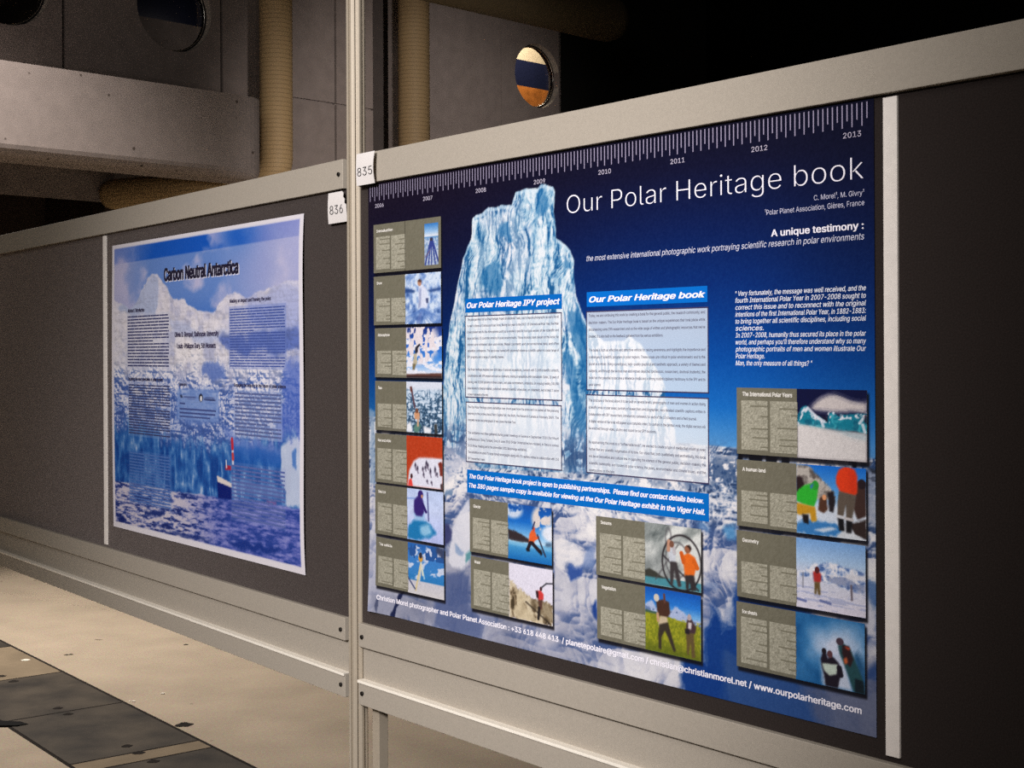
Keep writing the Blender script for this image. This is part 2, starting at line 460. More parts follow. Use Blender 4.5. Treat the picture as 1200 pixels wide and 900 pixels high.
def fq(u0, u1, v0, v1, z, mi): mb.poly([fP(u0, v0, z), fP(u1, v0, z), fP(u1, v1, z), fP(u0, v1, z)], mi)
step = c2 - c1
fq(-8, 8, -0.004, SW + 0.006, 0.001, 3)
q_ = 0.006
sg = 1 if step > 0 else -1
cuts = [c1 - 4 * step, c1 - 3 * step, c1 - 2 * step, c1 - step, c1, c2, c3, c4, c4 + step, c4 + 2 * step, c4 + 3 * step]
mats = [1, 2, 1, 2, 1, 1, 2, 1, 1, 2]
for i in range(len(cuts) - 1):
    fq(cuts[i] + q_ * sg, cuts[i + 1] - q_ * sg, 0.012, SW - 0.008, 0.002, mats[i])
def disc(px, py, rr, z, mi):
    p = floor_pt(px, py)
    mb.poly([(p.x + math.cos(t * math.pi / 6) * rr * (1 + .2 * math.sin(t * 2.1)), p.y + math.sin(t * math.pi / 6) * rr * (1 + .2 * math.cos(t * 1.7)), z) for t in range(12)], mi)
for (px, py, rr) in ((16, 799, .022), (2, 793, .02), (68, 830.5, .02), (80, 837.5, .02), (149, 875, .02), (163, 883, .022), (180, 893, .022)):
    disc(px, py, rr, 0.003, 3)
disc(216, 849.5, 0.035, 0.001, 3)
for (px, py, rr) in ((157, 822, .008), (191, 813, .009), (152, 822, .005), (30, 774, .02)): disc(px, py, rr, 0.003, 4)
for (px, py, rr) in ((83, 767, .012), (218, 755.5, .012), (78, 767.5, .012)): disc(px, py, rr, 0.001, 3)
o = mb.build('floor', [M['floor'], M['slab'], M['slab_tan'], M['seam'], M['chip']]); tag(o, kind='structure')
# dark pointed offcut lying on the slabs
mb = MB()
p0, p1, p2, p3 = floor_pt(-25, 853), floor_pt(-25, 846.5), floor_pt(24, 848), floor_pt(33, 849.5)
p4 = floor_pt(20, 852)
lo = [mb.bm.verts.new((p.x, p.y, 0.002)) for p in (p0, p1, p2, p3, p4)]
hi = [mb.bm.verts.new((p.x, p.y, z)) for p, z in ((p0, .010), (p1, .012), (p2, .009), (p3, .004), (p4, .007))]
mb.bm.faces.new(hi); mb.bm.faces.new(list(reversed(lo)))
for k in range(5): mb.bm.faces.new((lo[k], lo[(k + 1) % 5], hi[(k + 1) % 5], hi[k]))
o = mb.build('rubber_offcut', M['black_rubber']); tag(o, 'black pointed strip lying on the dark floor slabs', 'offcut')

# ---------------------------------------------------------------- display boards and their post
def board_frame(B, name, label, s0, s1, end):
    r = empty(name, B.pt(0, 0, 0), -B.a)
    tag(r, label, 'display board', 'display boards in a row')
    mb = MB(); mb.box(s0, s1, 0.0, 0.016, ZB - 0.02, ZT + 0.02); mb.build('felt_panel', M['felt'], r)
    mb = MB(); mb.box(s0, s1, -0.010, 0.022, ZT, ZT + 0.060, 0.0012); mb.build('top_rail', M['rail'], r)
    mb = MB(); mb.box(s0, s1, -0.010, 0.022, ZB - 0.047, ZB, 0.0012); mb.build('middle_rail', M['rail'], r)
    mb = MB(); mb.box(s0, s1, 0.002, 0.012, ZB - 0.119, ZB - 0.042); mb.build('lower_panel', M['rail'], r)
    mb = MB(); mb.box(s0, s1, -0.010, 0.022, ZB - 0.162, ZB - 0.114, 0.0012); mb.build('bottom_rail', M['rail'], r)
    mb = MB(); mb.box(s0, s1, -0.0135, -0.0102, ZB - 0.1185, ZB - 0.1135, 0.001); mb.box(s0, s1, -0.0135, 0.002, ZB - 0.1140, ZB - 0.1125); mb.build('rail_highlight_lip', M['lip_highlight'], r)  # thin added strip carrying the painted highlight of the ledge
    for sx in (s0 + 0.012, s1 - 0.012):
        mb = MB(); mb.box(sx - 0.012, sx + 0.012, 0.0221, 0.044, 0.0, ZT + 0.05, 0.001); mb.build('support_leg', M['post'], r)
    for sx in (s0 + 0.014, s1 - 0.014):
        for z in (ZT + 0.030, ZB - 0.026, ZB - 0.138):
            mb = MB(); mb.cyl((sx, -0.0135, z), (sx, -0.0098, z), 0.0042, 14); mb.build('screw', M['screw'], r)
    return r

SP = BR.q(416.5, 430)[0]                    # the post between the boards
SRL = SP + 0.0218
SLR = BL.q(407.5, 430)[0]
board_frame(BR, 'display_board', 'grey felt display board in a metal frame carrying the large dark blue poster', SRL, SRL + 2.4, 1)
board_frame(BL, 'display_board', 'grey felt display board in a metal frame carrying the white-edged iceberg poster', SLR - 2.7, SLR, -1)

def post(p, rot, label):
    mb = MB(); n = 8; prof = []
    R0 = 0.0205
    for k in range(n):
        a0 = 2 * math.pi * (k - 0.5) / n; a1 = 2 * math.pi * (k + 0.5) / n
        P0 = Vector((math.cos(a0), math.sin(a0))) * R0; P1 = Vector((math.cos(a1), math.sin(a1))) * R0
        for t, dep in ((0.08, 0), (0.36, 0), (0.36, .004), (0.64, .004), (0.64, 0), (0.92, 0)):
            q = P0.lerp(P1, t); q = q * (1 - dep / q.length)
            prof.append((q.x, q.y))
    mb.prism(prof, 0.0, 2.62)
    mb.prism([(math.cos(2 * math.pi * (k + .5) / 8) * .0215, math.sin(2 * math.pi * (k + .5) / 8) * .0215) for k in range(8)], 2.62, 2.63)
    mb.prism([(math.cos(2 * math.pi * k / 24) * .0212, math.sin(2 * math.pi * k / 24) * .0212) for k in range(24)], 0.0, 0.006)
    o = mb.build('aluminium_post', M['post']); o.location = p; o.rotation_euler.z = rot
    return tag(o, label, 'post')
pp = BR.pt(SP, 0, -0.004)
post(pp, -BR.a + 0.2, 'tall grooved octagonal aluminium post between the two display boards')

def strip(B, name, tl, tr, bl, br, label):
    s0 = 0.5 * (B.q(*tl)[0] + B.q(*bl)[0]); s1 = 0.5 * (B.q(*tr)[0] + B.q(*br)[0])
    z1 = 0.5 * (B.q(*tl)[1] + B.q(*tr)[1]); z0 = 0.5 * (B.q(*bl)[1] + B.q(*br)[1])
    z1 = min(z1, ZT - 0.003); z0 = max(z0, ZB + 0.002)
    mb = MB(); mb.box(s0, s1, -0.0045, -0.0002, z0, z1, 0.0006)
    o = mb.build(name, M['strip']); o.location = B.pt(0, 0, 0); o.rotation_euler.z = -B.a
    tag(o, label, 'strip', 'white strips on the display boards')
strip(BR, 'white_strip', (1038, 115), (1054.5, 112), (1039, 884), (1055, 888), 'wide white vertical strip at the right edge of the dark blue poster')
strip(BL, 'white_strip', (121.5, 277), (125, 276), (124.5, 637.5), (128, 638.5), 'thin white vertical strip left of the white-edged iceberg poster')

_gl, _adv = {}, {}
def _extent(s):
    c = bpy.data.curves.new('t', 'FONT'); c.body = s; c.fill_mode = 'NONE'; c.resolution_u = 1
    if FONT: c.font = FONT
    o = bpy.data.objects.new('t', c); me = o.to_mesh()
    x = max((v.co.x for v in me.vertices), default=0.0)
    o.to_mesh_clear(); bpy.data.objects.remove(o); bpy.data.curves.remove(c)
    return x
def glyph(ch, off, res):
    k = (ch, off, res)
    if k not in _gl:
        c = bpy.data.curves.new('t', 'FONT'); c.body = ch
        if FONT: c.font = FONT
        c.offset = off; c.resolution_u = res; c.fill_mode = 'FRONT'
        o = bpy.data.objects.new('t', c); me = o.to_mesh()
        n = len(me.vertices); V = np.zeros(n * 3, np.float32); me.vertices.foreach_get('co', V)
        me.calc_loop_triangles(); T = np.zeros(len(me.loop_triangles) * 3, np.int32); me.loop_triangles.foreach_get('vertices', T)
        o.to_mesh_clear(); bpy.data.objects.remove(o); bpy.data.curves.remove(c)
        V = V.reshape(-1, 3)[:, :2].astype(float); T = T.reshape(-1, 3)
        P = V[T]; cr = (P[:, 1, 0] - P[:, 0, 0]) * (P[:, 2, 1] - P[:, 0, 1]) - (P[:, 1, 1] - P[:, 0, 1]) * (P[:, 2, 0] - P[:, 0, 0])
        T = np.where((cr < 0)[:, None], T[:, ::-1], T)
        _gl[k] = (V, T)
    if ch not in _adv: _adv[ch] = _extent('H' + ch + 'H') - _extent('HH')
    return _gl[k][0], _gl[k][1], _adv[ch]
def text_arrays(s, size=1.0, off=0.0, shear=0.0, res=3, track=0.0):
    Vs, Ts, n, x = [], [], 0, 0.0
    for ch in s:
        V, T, a = glyph(ch, off, res)
        if len(V):
            V = V + [x, 0]; V[:, 0] += shear * V[:, 1]
            Vs.append(V); Ts.append(T + n); n += len(V)
        x += a + track
    return np.concatenate(Vs) * size, np.concatenate(Ts)
FONT = None
try:
    FONT = bpy.data.fonts.load(os.path.join(bpy.utils.system_resource('DATAFILES', path='fonts'), 'Inter.woff2'))
except Exception:
    FONT = None
CAPH = 0.727

def card(B, off, name, quad, cut, digits, d0, d1, label, B2=None):
    P = [B.q(x, y, off) for x, y in quad]
    r = empty(name, B.pt(0, 0, 0), -B.a); tag(r, label, 'number card', 'stand number cards')
    s0 = min(p[0] for p in P); s1 = max(p[0] for p in P)
    z1 = 0.5 * (P[0][1] + P[1][1]); z0 = 0.5 * (P[2][1] + P[3][1])
    mb = MB(); N = 10
    def pt(s_, z, y=0):
        a = (s_ - s0) / (s1 - s0); b = (z - z0) / (z1 - z0)
        return (s_, -off - 0.004 * math.sin(math.pi * min(max(b, 0), 1)) * (0.4 + 0.6 * a) + y, z)
    cols = [s0 + (s1 - s0) * k / N for k in range(N + 1)]; rows = [z0 + (z1 - z0) * k / N for k in range(N + 1)]
    cs, cz = s1 - cut * 0.62, z1 - cut
    for y in (0.0, 0.0006):
        g_ = {}
        for i in range(N):
            for j in range(N):
                cen = ((cols[i] + cols[i + 1]) / 2, (rows[j] + rows[j + 1]) / 2)
                if cut and (cen[0] - cs) / (s1 - cs) + (cen[1] - cz) / (z1 - cz) > 1.0: continue
                vs = []
                for (a, b) in ((i, j), (i + 1, j), (i + 1, j + 1), (i, j + 1)):
                    if (a, b) not in g_:
                        ss, zz = cols[a], rows[b]
                        if cut:
                            t = (ss - cs) / (s1 - cs) + (zz - cz) / (z1 - cz)
                            if t > 1.0: zz -= (t - 1) * (z1 - cz)
                        g_[(a, b)] = mb.bm.verts.new(pt(ss, zz, y))
                    vs.append(g_[(a, b)])
                f = mb.bm.faces.new(vs); f.smooth = True
    mb.build('card_sheet', M['card'], r)
    V, T = text_arrays(digits, 1.0, -0.006)
    x0, zb = B.q(*d0, off); x1, _ = B.q(*d1, off)
    ca = B.q(d0[0], d0[1] - d0_h[digits], off)[1] - zb
    V = V * [(x1 - x0) / (V[:, 0].max() - V[:, 0].min()), ca / CAPH]; V[:, 0] += x0 - V[:, 0].min(); V[:, 1] += zb
    W = np.array([pt(a, b, -0.0008) for a, b in V])
    link_mesh('card_digits', np_mesh('card_digits', W, [T]), M['ink'], r)
d0_h = {'835': 14.2, '836': 14.6}
card(BR, 0.019, 'number_card', [(418.3, 181), (439, 176.3), (439, 213.9), (418, 218.6)], 0.0, '835', (419.8, 207.2), (438, 202.8),
     'white card printed 835 stuck across the post and the right rail')
card(BL, 0.0105, 'number_card', [(384.8, 227.3), (407.5, 222.0), (407.5, 259.0), (385.4, 263)], 0.03, '836', (387.6, 252), (403.6, 248.8),
     'white card printed 836 with a cut corner, left of the post')

# ---------------------------------------------------------------- print making: pictures laid out in poster millimetres
rng = np.random.RandomState(7)
_tab = rng.rand(64, 256, 256).astype(np.float32)
def vn(x, y, seed=0):
    t = _tab[seed % 64]
    xi = np.floor(x).astype(int); yi = np.floor(y).astype(int)
    fx = x - xi; fy = y - yi
    fx = fx * fx * (3 - 2 * fx); fy = fy * fy * (3 - 2 * fy)
    a = t[xi & 255, yi & 255]; b = t[(xi + 1) & 255, yi & 255]; c = t[xi & 255, (yi + 1) & 255]; d = t[(xi + 1) & 255, (yi + 1) & 255]
    return (a * (1 - fx) + b * fx) * (1 - fy) + (c * (1 - fx) + d * fx) * fy
def fbm(x, y, seed=0, oct=5, gain=0.5):
    s = 0; a = 1; n = 0
    for k in range(oct):
        s = s + a * vn(x * 2 ** k + 17.3 * k, y * 2 ** k + 9.1 * k, seed + k); n += a; a *= gain
    return s / n
def ridge(x, y, seed=0, oct=4):
    s = 0; a = 1; n = 0
    for k in range(oct):
        s = s + a * (1 - np.abs(2 * vn(x * 2 ** k + 5.7 * k, y * 2 ** k + 3.3 * k, seed + k) - 1)); n += a; a *= 0.55
    return s / n
def sst(a, b, x):
    t = np.clip((x - a) / (b - a), 0, 1); return t * t * (3 - 2 * t)
def inside(poly, x, y):
    r = np.zeros(x.shape, bool); n = len(poly)
    for i in range(n):
        x0, y0 = poly[i]; x1, y1 = poly[(i + 1) % n]
        if y0 == y1: continue
        c = ((y0 > y) != (y1 > y)) & (x < (x1 - x0) * (y - y0) / (y1 - y0) + x0)
        r ^= c
    return r
_J = [(0.35, 0.1), (-0.1, 0.38), (-0.36, -0.12), (0.12, -0.37), (0.9, 0.3), (-0.3, 0.95), (-0.9, -0.3), (0.3, -0.95)]
def soft(poly, x, y, r=1.0):
    m = 0
    for a, b in _J: m = m + inside(poly, x + a * r, y + b * r)
    return m / len(_J)
def ramp(t, stops):
    t = np.asarray(t); xs = [s[0] for s in stops]
    return np.stack([np.interp(t, xs, [s[1][k] for s in stops]) for k in range(3)], -1).astype(float)
class Canvas:
    """colour (0-255) over points x,y; noise coordinates X,Y"""
    def __init__(s, x, y, X=None, Y=None):
        s.x, s.y = x, y; s.X = x if X is None else X; s.Y = y if Y is None else Y
        s.c = np.zeros(x.shape + (3,))
    def mix(s, m, col):
        m = np.asarray(m)[..., None]; s.c = s.c * (1 - m) + np.asarray(col, float) * m; return s
    def poly(s, pts, col, r=None, wob=0.0, wf=0.1, a=1.0):
        x, y = s.x, s.y
        if wob:
            x = x + (fbm(s.X * wf, s.Y * wf, 3) - .5) * 2 * wob; y = y + (fbm(s.X * wf, s.Y * wf, 11) - .5) * 2 * wob
        m = soft(pts, x, y, s.r if r is None else r) * a
        return s.mix(m, col)
    def line(s, p, q, w, col, a=1.0):
        (x0, y0), (x1, y1) = p, q; dx, dy = x1 - x0, y1 - y0; L = dx * dx + dy * dy + 1e-9
        t = np.clip(((s.x - x0) * dx + (s.y - y0) * dy) / L, 0, 1)
        d = np.hypot(s.x - x0 - t * dx, s.y - y0 - t * dy)
        return s.mix((1 - sst(w * 0.5, w * 0.5 + s.r, d)) * a, col)
    def oval(s, cx, cy, rx, ry, col, a=1.0, edge=0.15):
        d = np.hypot((s.x - cx) / rx, (s.y - cy) / ry)
        return s.mix((1 - sst(1 - edge, 1 + edge, d)) * a, col)
    r = 1.0

def grid(x0, x1, y0, y1, step):
    nx = max(2, int(round((x1 - x0) / step)) + 1); ny = max(2, int(round((y1 - y0) / step)) + 1)
    X, Y = np.meshgrid(np.linspace(x0, x1, nx), np.linspace(y0, y1, ny))
    idx = np.arange(nx * ny).reshape(ny, nx)
    Q = np.stack([idx[1:, :-1], idx[1:, 1:], idx[:-1, 1:], idx[:-1, :-1]], -1).reshape(-1, 4)
    return X, Y, Q
GAIN = 0.82
class Poster:
    """x right in mm, y down in mm, origin at the top left corner"""
    def __init__(s, B, name, tl, wmm, hmm, label, warp=None):
        s.B = B; s.s0, s.z0 = B.q(*tl); s.w, s.h = wmm, hmm
        s.warp = warp or (lambda x, y: 0.0 * x)
        s.root = empty(name, B.pt(s.s0, s.z0, 0.0024), -B.a); tag(s.root, label, 'poster')
    def q(s, px, py):
        t, z = s.B.q(px, py, 0.0024); return (t - s.s0) * 1000, (s.z0 - z) * 1000
    def qs(s, pts): return [s.q(*p) for p in pts]
    def rect(s, tl, tr, br, bl):
        a, b, c, d = s.qs((tl, tr, br, bl))
        return (a[0] + d[0]) / 2, (b[0] + c[0]) / 2, (a[1] + b[1]) / 2, (c[1] + d[1]) / 2
    def place(s, x, y, lay):
        x = np.asarray(x, float); y = np.asarray(y, float)
        off = -(lay * 0.0004) - s.warp(x / s.w, y / s.h)
        return np.stack([x / 1000, off, -y / 1000], -1)
    def picture(s, name, x0, x1, y0, y1, step, fn, lay, parent=None):
        X, Y, Q = grid(x0, x1, y0, y1, step)
        rgb = np.clip(fn(X, Y), 0, 255)
        me = np_mesh(name, s.place(X, Y, lay).reshape(-1, 3), [Q])
        at = me.color_attributes.new('ink', 'FLOAT_COLOR', 'POINT')
        col = np.ones((X.size, 4), np.float32); col[:, :3] = np.clip(s2l(rgb.reshape(-1, 3)) * GAIN, 0, 0.9)
        at.data.foreach_set('color', col.ravel())
        return link_mesh(name, me, M['print'], parent or s.root)
    def rects(s, name, rl, rgb, lay, parent=None, n=1):
        V, Fq = [], []
        for (x0, x1, y0, y1) in rl:
            k = max(1, int(max(x1 - x0, y1 - y0) / 40))
            hor = (x1 - x0) >= (y1 - y0)
            for i in range(k):
                a, b = i / k, (i + 1) / k
                q = ((x0 + (x1 - x0) * a, x0 + (x1 - x0) * b, y0, y1) if hor else (x0, x1, y0 + (y1 - y0) * a, y0 + (y1 - y0) * b))
                n0 = len(V); V += [(q[0], q[3]), (q[1], q[3]), (q[1], q[2]), (q[0], q[2])]; Fq.append((n0, n0 + 1, n0 + 2, n0 + 3))
        V = np.array(V)
        return link_mesh(name, np_mesh(name, s.place(V[:, 0], V[:, 1], lay), [np.array(Fq)]), ink(rgb), parent or s.root)
    def text(s, name, lines, rgb, lay, off=0.0, shear=0.0, parent=None, res=3, bold=0.0):
        """lines: (string, x0, x1, baseline y, cap height); bold thickens the strokes by overprinting"""
        Vs, Ts, n = [], [], 0
        sh = [(0, 0)] if not bold else [(-bold, -bold * .5), (bold, -bold * .5), (-bold, bold * .5), (bold, bold * .5), (0, 0)]
        for (t, x0, x1, yb, cap) in lines:
            if not t.strip(): continue
            V, T = text_arrays(t, 1.0, off, shear, res=res)
            sy = cap / CAPH; sx = (x1 - x0) / (V[:, 0].max() - V[:, 0].min() + 2 * bold)
            x0 += bold * sx
            for k, (dx, dy) in enumerate(sh):
                X = x0 + (V[:, 0] + dx - V[:, 0].min()) * sx; Y = yb - (V[:, 1] + dy) * sy
                Vs.append(np.stack([X, Y, np.full(len(X), k * 0.12)], 1)); Ts.append(T + n); n += len(V)
        V = np.concatenate(Vs); T = np.concatenate(Ts)
        P = s.place(V[:, 0], V[:, 1], lay); P[:, 1] -= V[:, 2] * 0.0004
        return link_mesh(name, np_mesh(name, P, [T]), ink(rgb), parent or s.root)
    def tline(s, t, p0, p1, cap_px):
        """text line from its two baseline ends in the photograph"""
        a, b = s.q(*p0), s.q(*p1); c = s.q(p0[0], p0[1] - cap_px)
        return (t, a[0], b[0], (a[1] + b[1]) / 2, a[1] - c[1])

# ---------------------------------------------------------------- the large dark blue poster
PR = Poster(BR, 'poster', (432.6, 217.2), 1189, 841, 'large dark blue poster with a tall iceberg and rows of small photographs',
            lambda u, v: 0.006 * np.clip(1 - u / 0.10, 0, 1) ** 2 * np.clip((v - 0.75) / 0.25, 0, 1) ** 2)
def Zq(P, x0, y0, k): return lambda *pts: [P.q(x0 + k * a, y0 + k * b) for a, b in pts]
zA = Zq(PR, 520, 210, .15); zB = Zq(PR, 660, 320, 1 / 6); zC = Zq(PR, 640, 600, .2); zD = Zq(PR, 840, 690, .2222)
zE = Zq(PR, 420, 570, .2333); zG = Zq(PR, 820, 440, .2); zH = Zq(PR, 420, 380, .2333); zI = Zq(PR, 420, 180, .2333); zK = Zq(PR, 500, 480, .1833)
BERG = zA((95, 895), (120, 770), (150, 610), (175, 560), (215, 470), (222, 400), (225, 310), (255, 280), (300, 260), (345, 225), (440, 205), (530, 200), (545, 150),
          (560, 105), (590, 95), (640, 75), (740, 75), (755, 45), (790, 38), (850, 60), (865, 100), (862, 150), (860, 260), (872, 330), (882, 460), (910, 480), (990, 560), (1020, 640), (1018, 780), (1030, 890)) + \
    PR.qs([(677, 352), (688, 380), (695, 386)]) + zB((250, 450), (290, 485), (360, 480), (430, 480), (455, 450), (467, 425), (490, 455), (550, 510), (575, 550), (620, 610), (660, 680), (700, 740), (722, 800), (716, 865), (725, 940), (745, 1010), (790, 1100), (800, 1280)) + \
    PR.qs([(770, 560), (560, 548), (521, 522), (519, 500), (520, 450), (523, 410), (528, 375)])
DEEP = zA((740, 130), (790, 90), (800, 200), (800, 270), (760, 290), (700, 290), (720, 200)) , zA((450, 330), (520, 290), (525, 380), (515, 460), (440, 470), (420, 400)), \
    zA((300, 700), (400, 640), (470, 800), (440, 895), (320, 895)), zA((930, 620), (985, 660), (1000, 740), (960, 730)), \
    PR.qs([(672, 340), (690, 390), (691, 420), (687, 470), (680, 440), (674, 400)]), PR.qs([(663, 395), (672, 425), (688, 500), (686, 520), (676, 490), (662, 430)]), \
    zI((1040, 780), (1080, 800), (1140, 870), (1130, 900), (1050, 880)), PR.qs([(702, 457), (742, 462), (745, 468), (706, 464)]), PR.qs([(762, 461), (772, 462), (772, 469), (764, 468)])
LIGHT = zA((600, 420), (640, 560), (700, 560), (560, 895), (470, 895), (520, 640)), zA((520, 240), (590, 240), (560, 420), (590, 420), (540, 560), (510, 420)), zA((240, 470), (340, 560), (290, 895), (240, 895), (260, 640)), \
    zA((300, 320), (450, 240), (440, 330), (400, 470), (330, 560), (300, 440)), zA((600, 190), (640, 180), (600, 420), (570, 430))

def horizon(X):
    hl = PR.q(440, 487)[1]; hr = PR.q(850, 527)[1]
    return hl + (hr - hl) * X / 1189 + (fbm(X * .01, X * 0 + 3.3, 5) - .5) * 10
def bg_right(X, Y):
    c = Canvas(X, Y); c.r = 1.3
    u, v = X / 1189, Y / 841
    t = np.clip(Y / horizon(X), 0, 1)
    c.c = ramp(t, [(0, (10, 8, 30)), (.12, (10, 12, 44)), (.3, (4, 24, 76)), (.5, (0, 42, 112)), (.72, (0, 72, 156)), (.88, (20, 104, 188)), (1, (84, 148, 206))])
    lf = 1 - sst(0.0, .75, u)
    dk = ramp(t, [(0, (24, 14, 30)), (.3, (18, 11, 34)), (.6, (2, 20, 68)), (.85, (0, 58, 126)), (1, (16, 84, 150))])
    c.mix(lf * .85, dk)
    c.mix(sst(.80, 1.0, u) * (1 - t) * .55, (8, 12, 40))
    # --- snow field
    hz = horizon(X); m = sst(-1, 3, Y - hz)
    d = np.clip((Y - hz) / (841 - hz + 1), 0, 1)
    n1 = fbm(X * .012, Y * .016, 20, 6); n2 = fbm(X * .045, Y * .055, 28, 5); rg = ridge(X * .02 + n1 * 1.2, Y * .028, 33, 5)
    def hgt(x, y):
        wx_ = x + (vn(x * .012, y * .014, 61) - .5) * 60; h = 0; amp = 1.0
        dd_ = np.clip((y - 500) / 200, 0, 1)
        for k, f in enumerate((.0085, .019, .040, .085, .16)):
            h = h + amp * (1 - np.abs(2 * vn(wx_ * f + 7 * k, y * f * 1.25 + 3 * k, 40 + k) - 1)) ** 1.2 * (1 - (.25 * k if k > 0 else 0) * .9 * dd_); amp *= .50
        return h * 46
    h0 = hgt(X, Y); gx, gy = (hgt(X + 2.5, Y) - h0) / 2.5, (hgt(X, Y + 2.5) - h0) / 2.5
    lit = (1 - gx * .55 - gy * .75) / np.sqrt(1 + gx * gx + gy * gy)
    lit = .5 + (lit - .62) * (.52 - .14 * d) + (n1 - .5) * .8
    fine_ = (n2 - .5) * .16
    snow = ramp(lit + fine_, [(.18, (64, 88, 138)), (.34, (122, 134, 168)), (.48, (160, 166, 188)), (.62, (190, 190, 202)), (.78, (214, 212, 216)), (1.0, (236, 232, 230))])
    rub = ramp(lit + (ridge(X * .07, Y * .09, 40, 4) - .6) * 1.1, [(.15, (44, 66, 104)), (.34, (104, 126, 162)), (.5, (162, 174, 194)), (.66, (206, 208, 216)), (.85, (234, 230, 230))])
    snow = snow + (rub - snow) * (1 - sst(.20, .42, d))[..., None]
    c.mix(m, snow)
    lav = sst(.3, .9, d) * (1 - .7 * sst(.30, .62, u)); c.mix(lav * .62 * m, ramp(n1, [(.3, (96, 102, 130)), (.6, (146, 150, 176))]))
    # --- iceberg
    wob = 5.0
    xx = X + (fbm(X * .05, Y * .05, 3) - .5) * wob; yy = Y + (fbm(X * .05, Y * .05, 11) - .5) * wob
    b = soft(BERG, xx, yy, 1.2)
    wx = X + (fbm(X * .011, Y * .008, 50) - .5) * 90 + 0.10 * (Y - 300)
    def bh(x, y):
        w_ = x + (fbm(x * .011, y * .008, 50) - .5) * 80 + .12 * (y - 300); h = 0; amp = 1.0
        for k, f in enumerate((.018, .038, .08, .16)):
            h = h + amp * ridge(w_ * f + 3 * k, y * f * (.22 + .07 * k), 55 + k, 2); amp *= .55
        return h * 38
    b0 = bh(X, Y); gx, gy = (bh(X + 2.0, Y) - b0) / 2.0, (bh(X, Y + 2.5) - b0) / 2.5
    bl = (1 + gx * .62 - gy * .35) / np.sqrt(1 + gx * gx + gy * gy)
    fine = fbm(X * .13, Y * .11, 44, 4)
    sk = ridge(X * .05 + .006 * (Y - 300) + (n1 - .5) * 3, Y * .006, 75, 3)
    val = .465 + (bl - .72) * .42 + (sk - .62) * .75 + (fine - .5) * .34
    ice = ramp(val, [(.22, (24, 88, 142)), (.34, (74, 130, 172)), (.44, (116, 160, 192)), (.54, (154, 188, 210)), (.64, (190, 210, 222)), (.78, (222, 228, 233))])
    hue = fbm(X * .016, Y * .012, 8, 3)
    ice = ice + (ramp(val, [(.25, (56, 98, 148)), (.5, (150, 172, 202)), (.72, (222, 222, 230))]) - ice) * sst(.48, .62, hue)[..., None] * .55
    C2 = Canvas(X, Y); C2.c = ice; C2.r = 1.5
    for p in LIGHT: C2.poly(p, (222, 228, 233), 6, 18, .03, .42)
    for p in DEEP: C2.poly(p, (22, 96, 154), 4, 14, .05, .66)
    low = sst(PR.q(600, 440)[1], PR.q(600, 520)[1], Y); C2.mix(low * .25, (196, 210, 226))
    right = soft(zB((168, 360), (290, 485), (470, 420), (720, 800), (800, 1280), (168, 1280)), X, Y, 3)
    C2.mix(right * sst(.34, .52, val) * .72, (236, 237, 241))
    rim = b - soft(BERG, xx, yy - 7, 1.2); C2.mix(np.clip(rim, 0, 1) * .6, (206, 222, 232))
    c.mix(b, C2.c)
    # --- rubble at the foot and shapes in the snow
    fo = np.exp(-((Y - hz - 38) / 30.0) ** 2) * sst(.52, .66, ridge(X * .07, Y * .09, 41, 4)) * (u > .14)
    c.mix(np.clip(fo * .8, 0, 1), (44, 72, 116))
    P = c.poly
    P(zC((125, 290), (165, 320), (222, 312), (200, 370), (140, 402), (128, 360)), (52, 82, 150), 3, 5, .05)
    P(zC((45, 150), (100, 145), (170, 190), (222, 250), (218, 312), (165, 320), (125, 285), (110, 350), (60, 330)), (228, 224, 224), 6, 9, .03, .85)
    P(zC((222, 235), (245, 200), (285, 215), (282, 330), (215, 330)), (122, 142, 184), 6, 8, .03, .8)
    P(zC((262, 545), (292, 512), (302, 640), (275, 600)), (34, 66, 138), 3, 4, .05)
    P(zC((1035, 85), (1115, 62), (1118, 150), (1065, 155)), (84, 146, 196), 5, 8, .04, .85)
    P(zC((880, 60), (960, 75), (950, 120), (900, 110)), (96, 140, 190), 5, 8, .04, .7)
    P(zC((915, 390), (990, 430), (1000, 470), (930, 440)), (146, 160, 190), 4, 8, .04, .7)
    P(zC((1035, 570), (1115, 560), (1117, 660), (1060, 640)), (130, 146, 180), 6, 8, .03, .7)
    deep = zC((920, 610), (965, 552), (1000, 600), (1015, 640), (1070, 664), (1120, 668)) + zD((110, 0), (320, 40), (480, 90), (500, 120), (420, 400), (560, 520), (600, 900), (-60, 900)) + zC((790, 900), (785, 855), (905, 872), (915, 720))
    P(deep, (16, 58, 130), 9, 22, .02)
    P(PR.qs([(840, 760), (905, 790), (960, 800), (985, 830), (1030, 870), (860, 850)]), (66, 92, 138), 14, 26, .02, .55)
    P(PR.qs([(940, 800), (1040, 770), (1040, 880), (960, 860)]), (88, 96, 126), 12, 22, .02, .8)
    P(zD((790, 75), (840, 130), (856, 260), (800, 240)), (196, 196, 208), 4, 8, .04)
    P(zD((785, -60), (860, -20), (860, 130), (800, 60)), (66, 102, 156), 5, 8, .04, .85)
    P(zD((790, 400), (860, 380), (860, 500), (790, 470)), (30, 62, 124), 5, 8, .04, .7)
    P(zG((985, 545), (1050, 575), (1050, 900), (985, 860)), (150, 158, 178), 4, 10, .04, .8)
    P(zG((985, 545), (1050, 570), (1052, 590), (1010, 580)), (40, 46, 60), 2, 5, .08)
    c.mix(soft(zG((985, 480), (1055, 478), (1055, 640), (985, 640)), X, Y, 2) * (fbm(X * .08, Y * .16, 30, 3) > .56), (84, 92, 112))
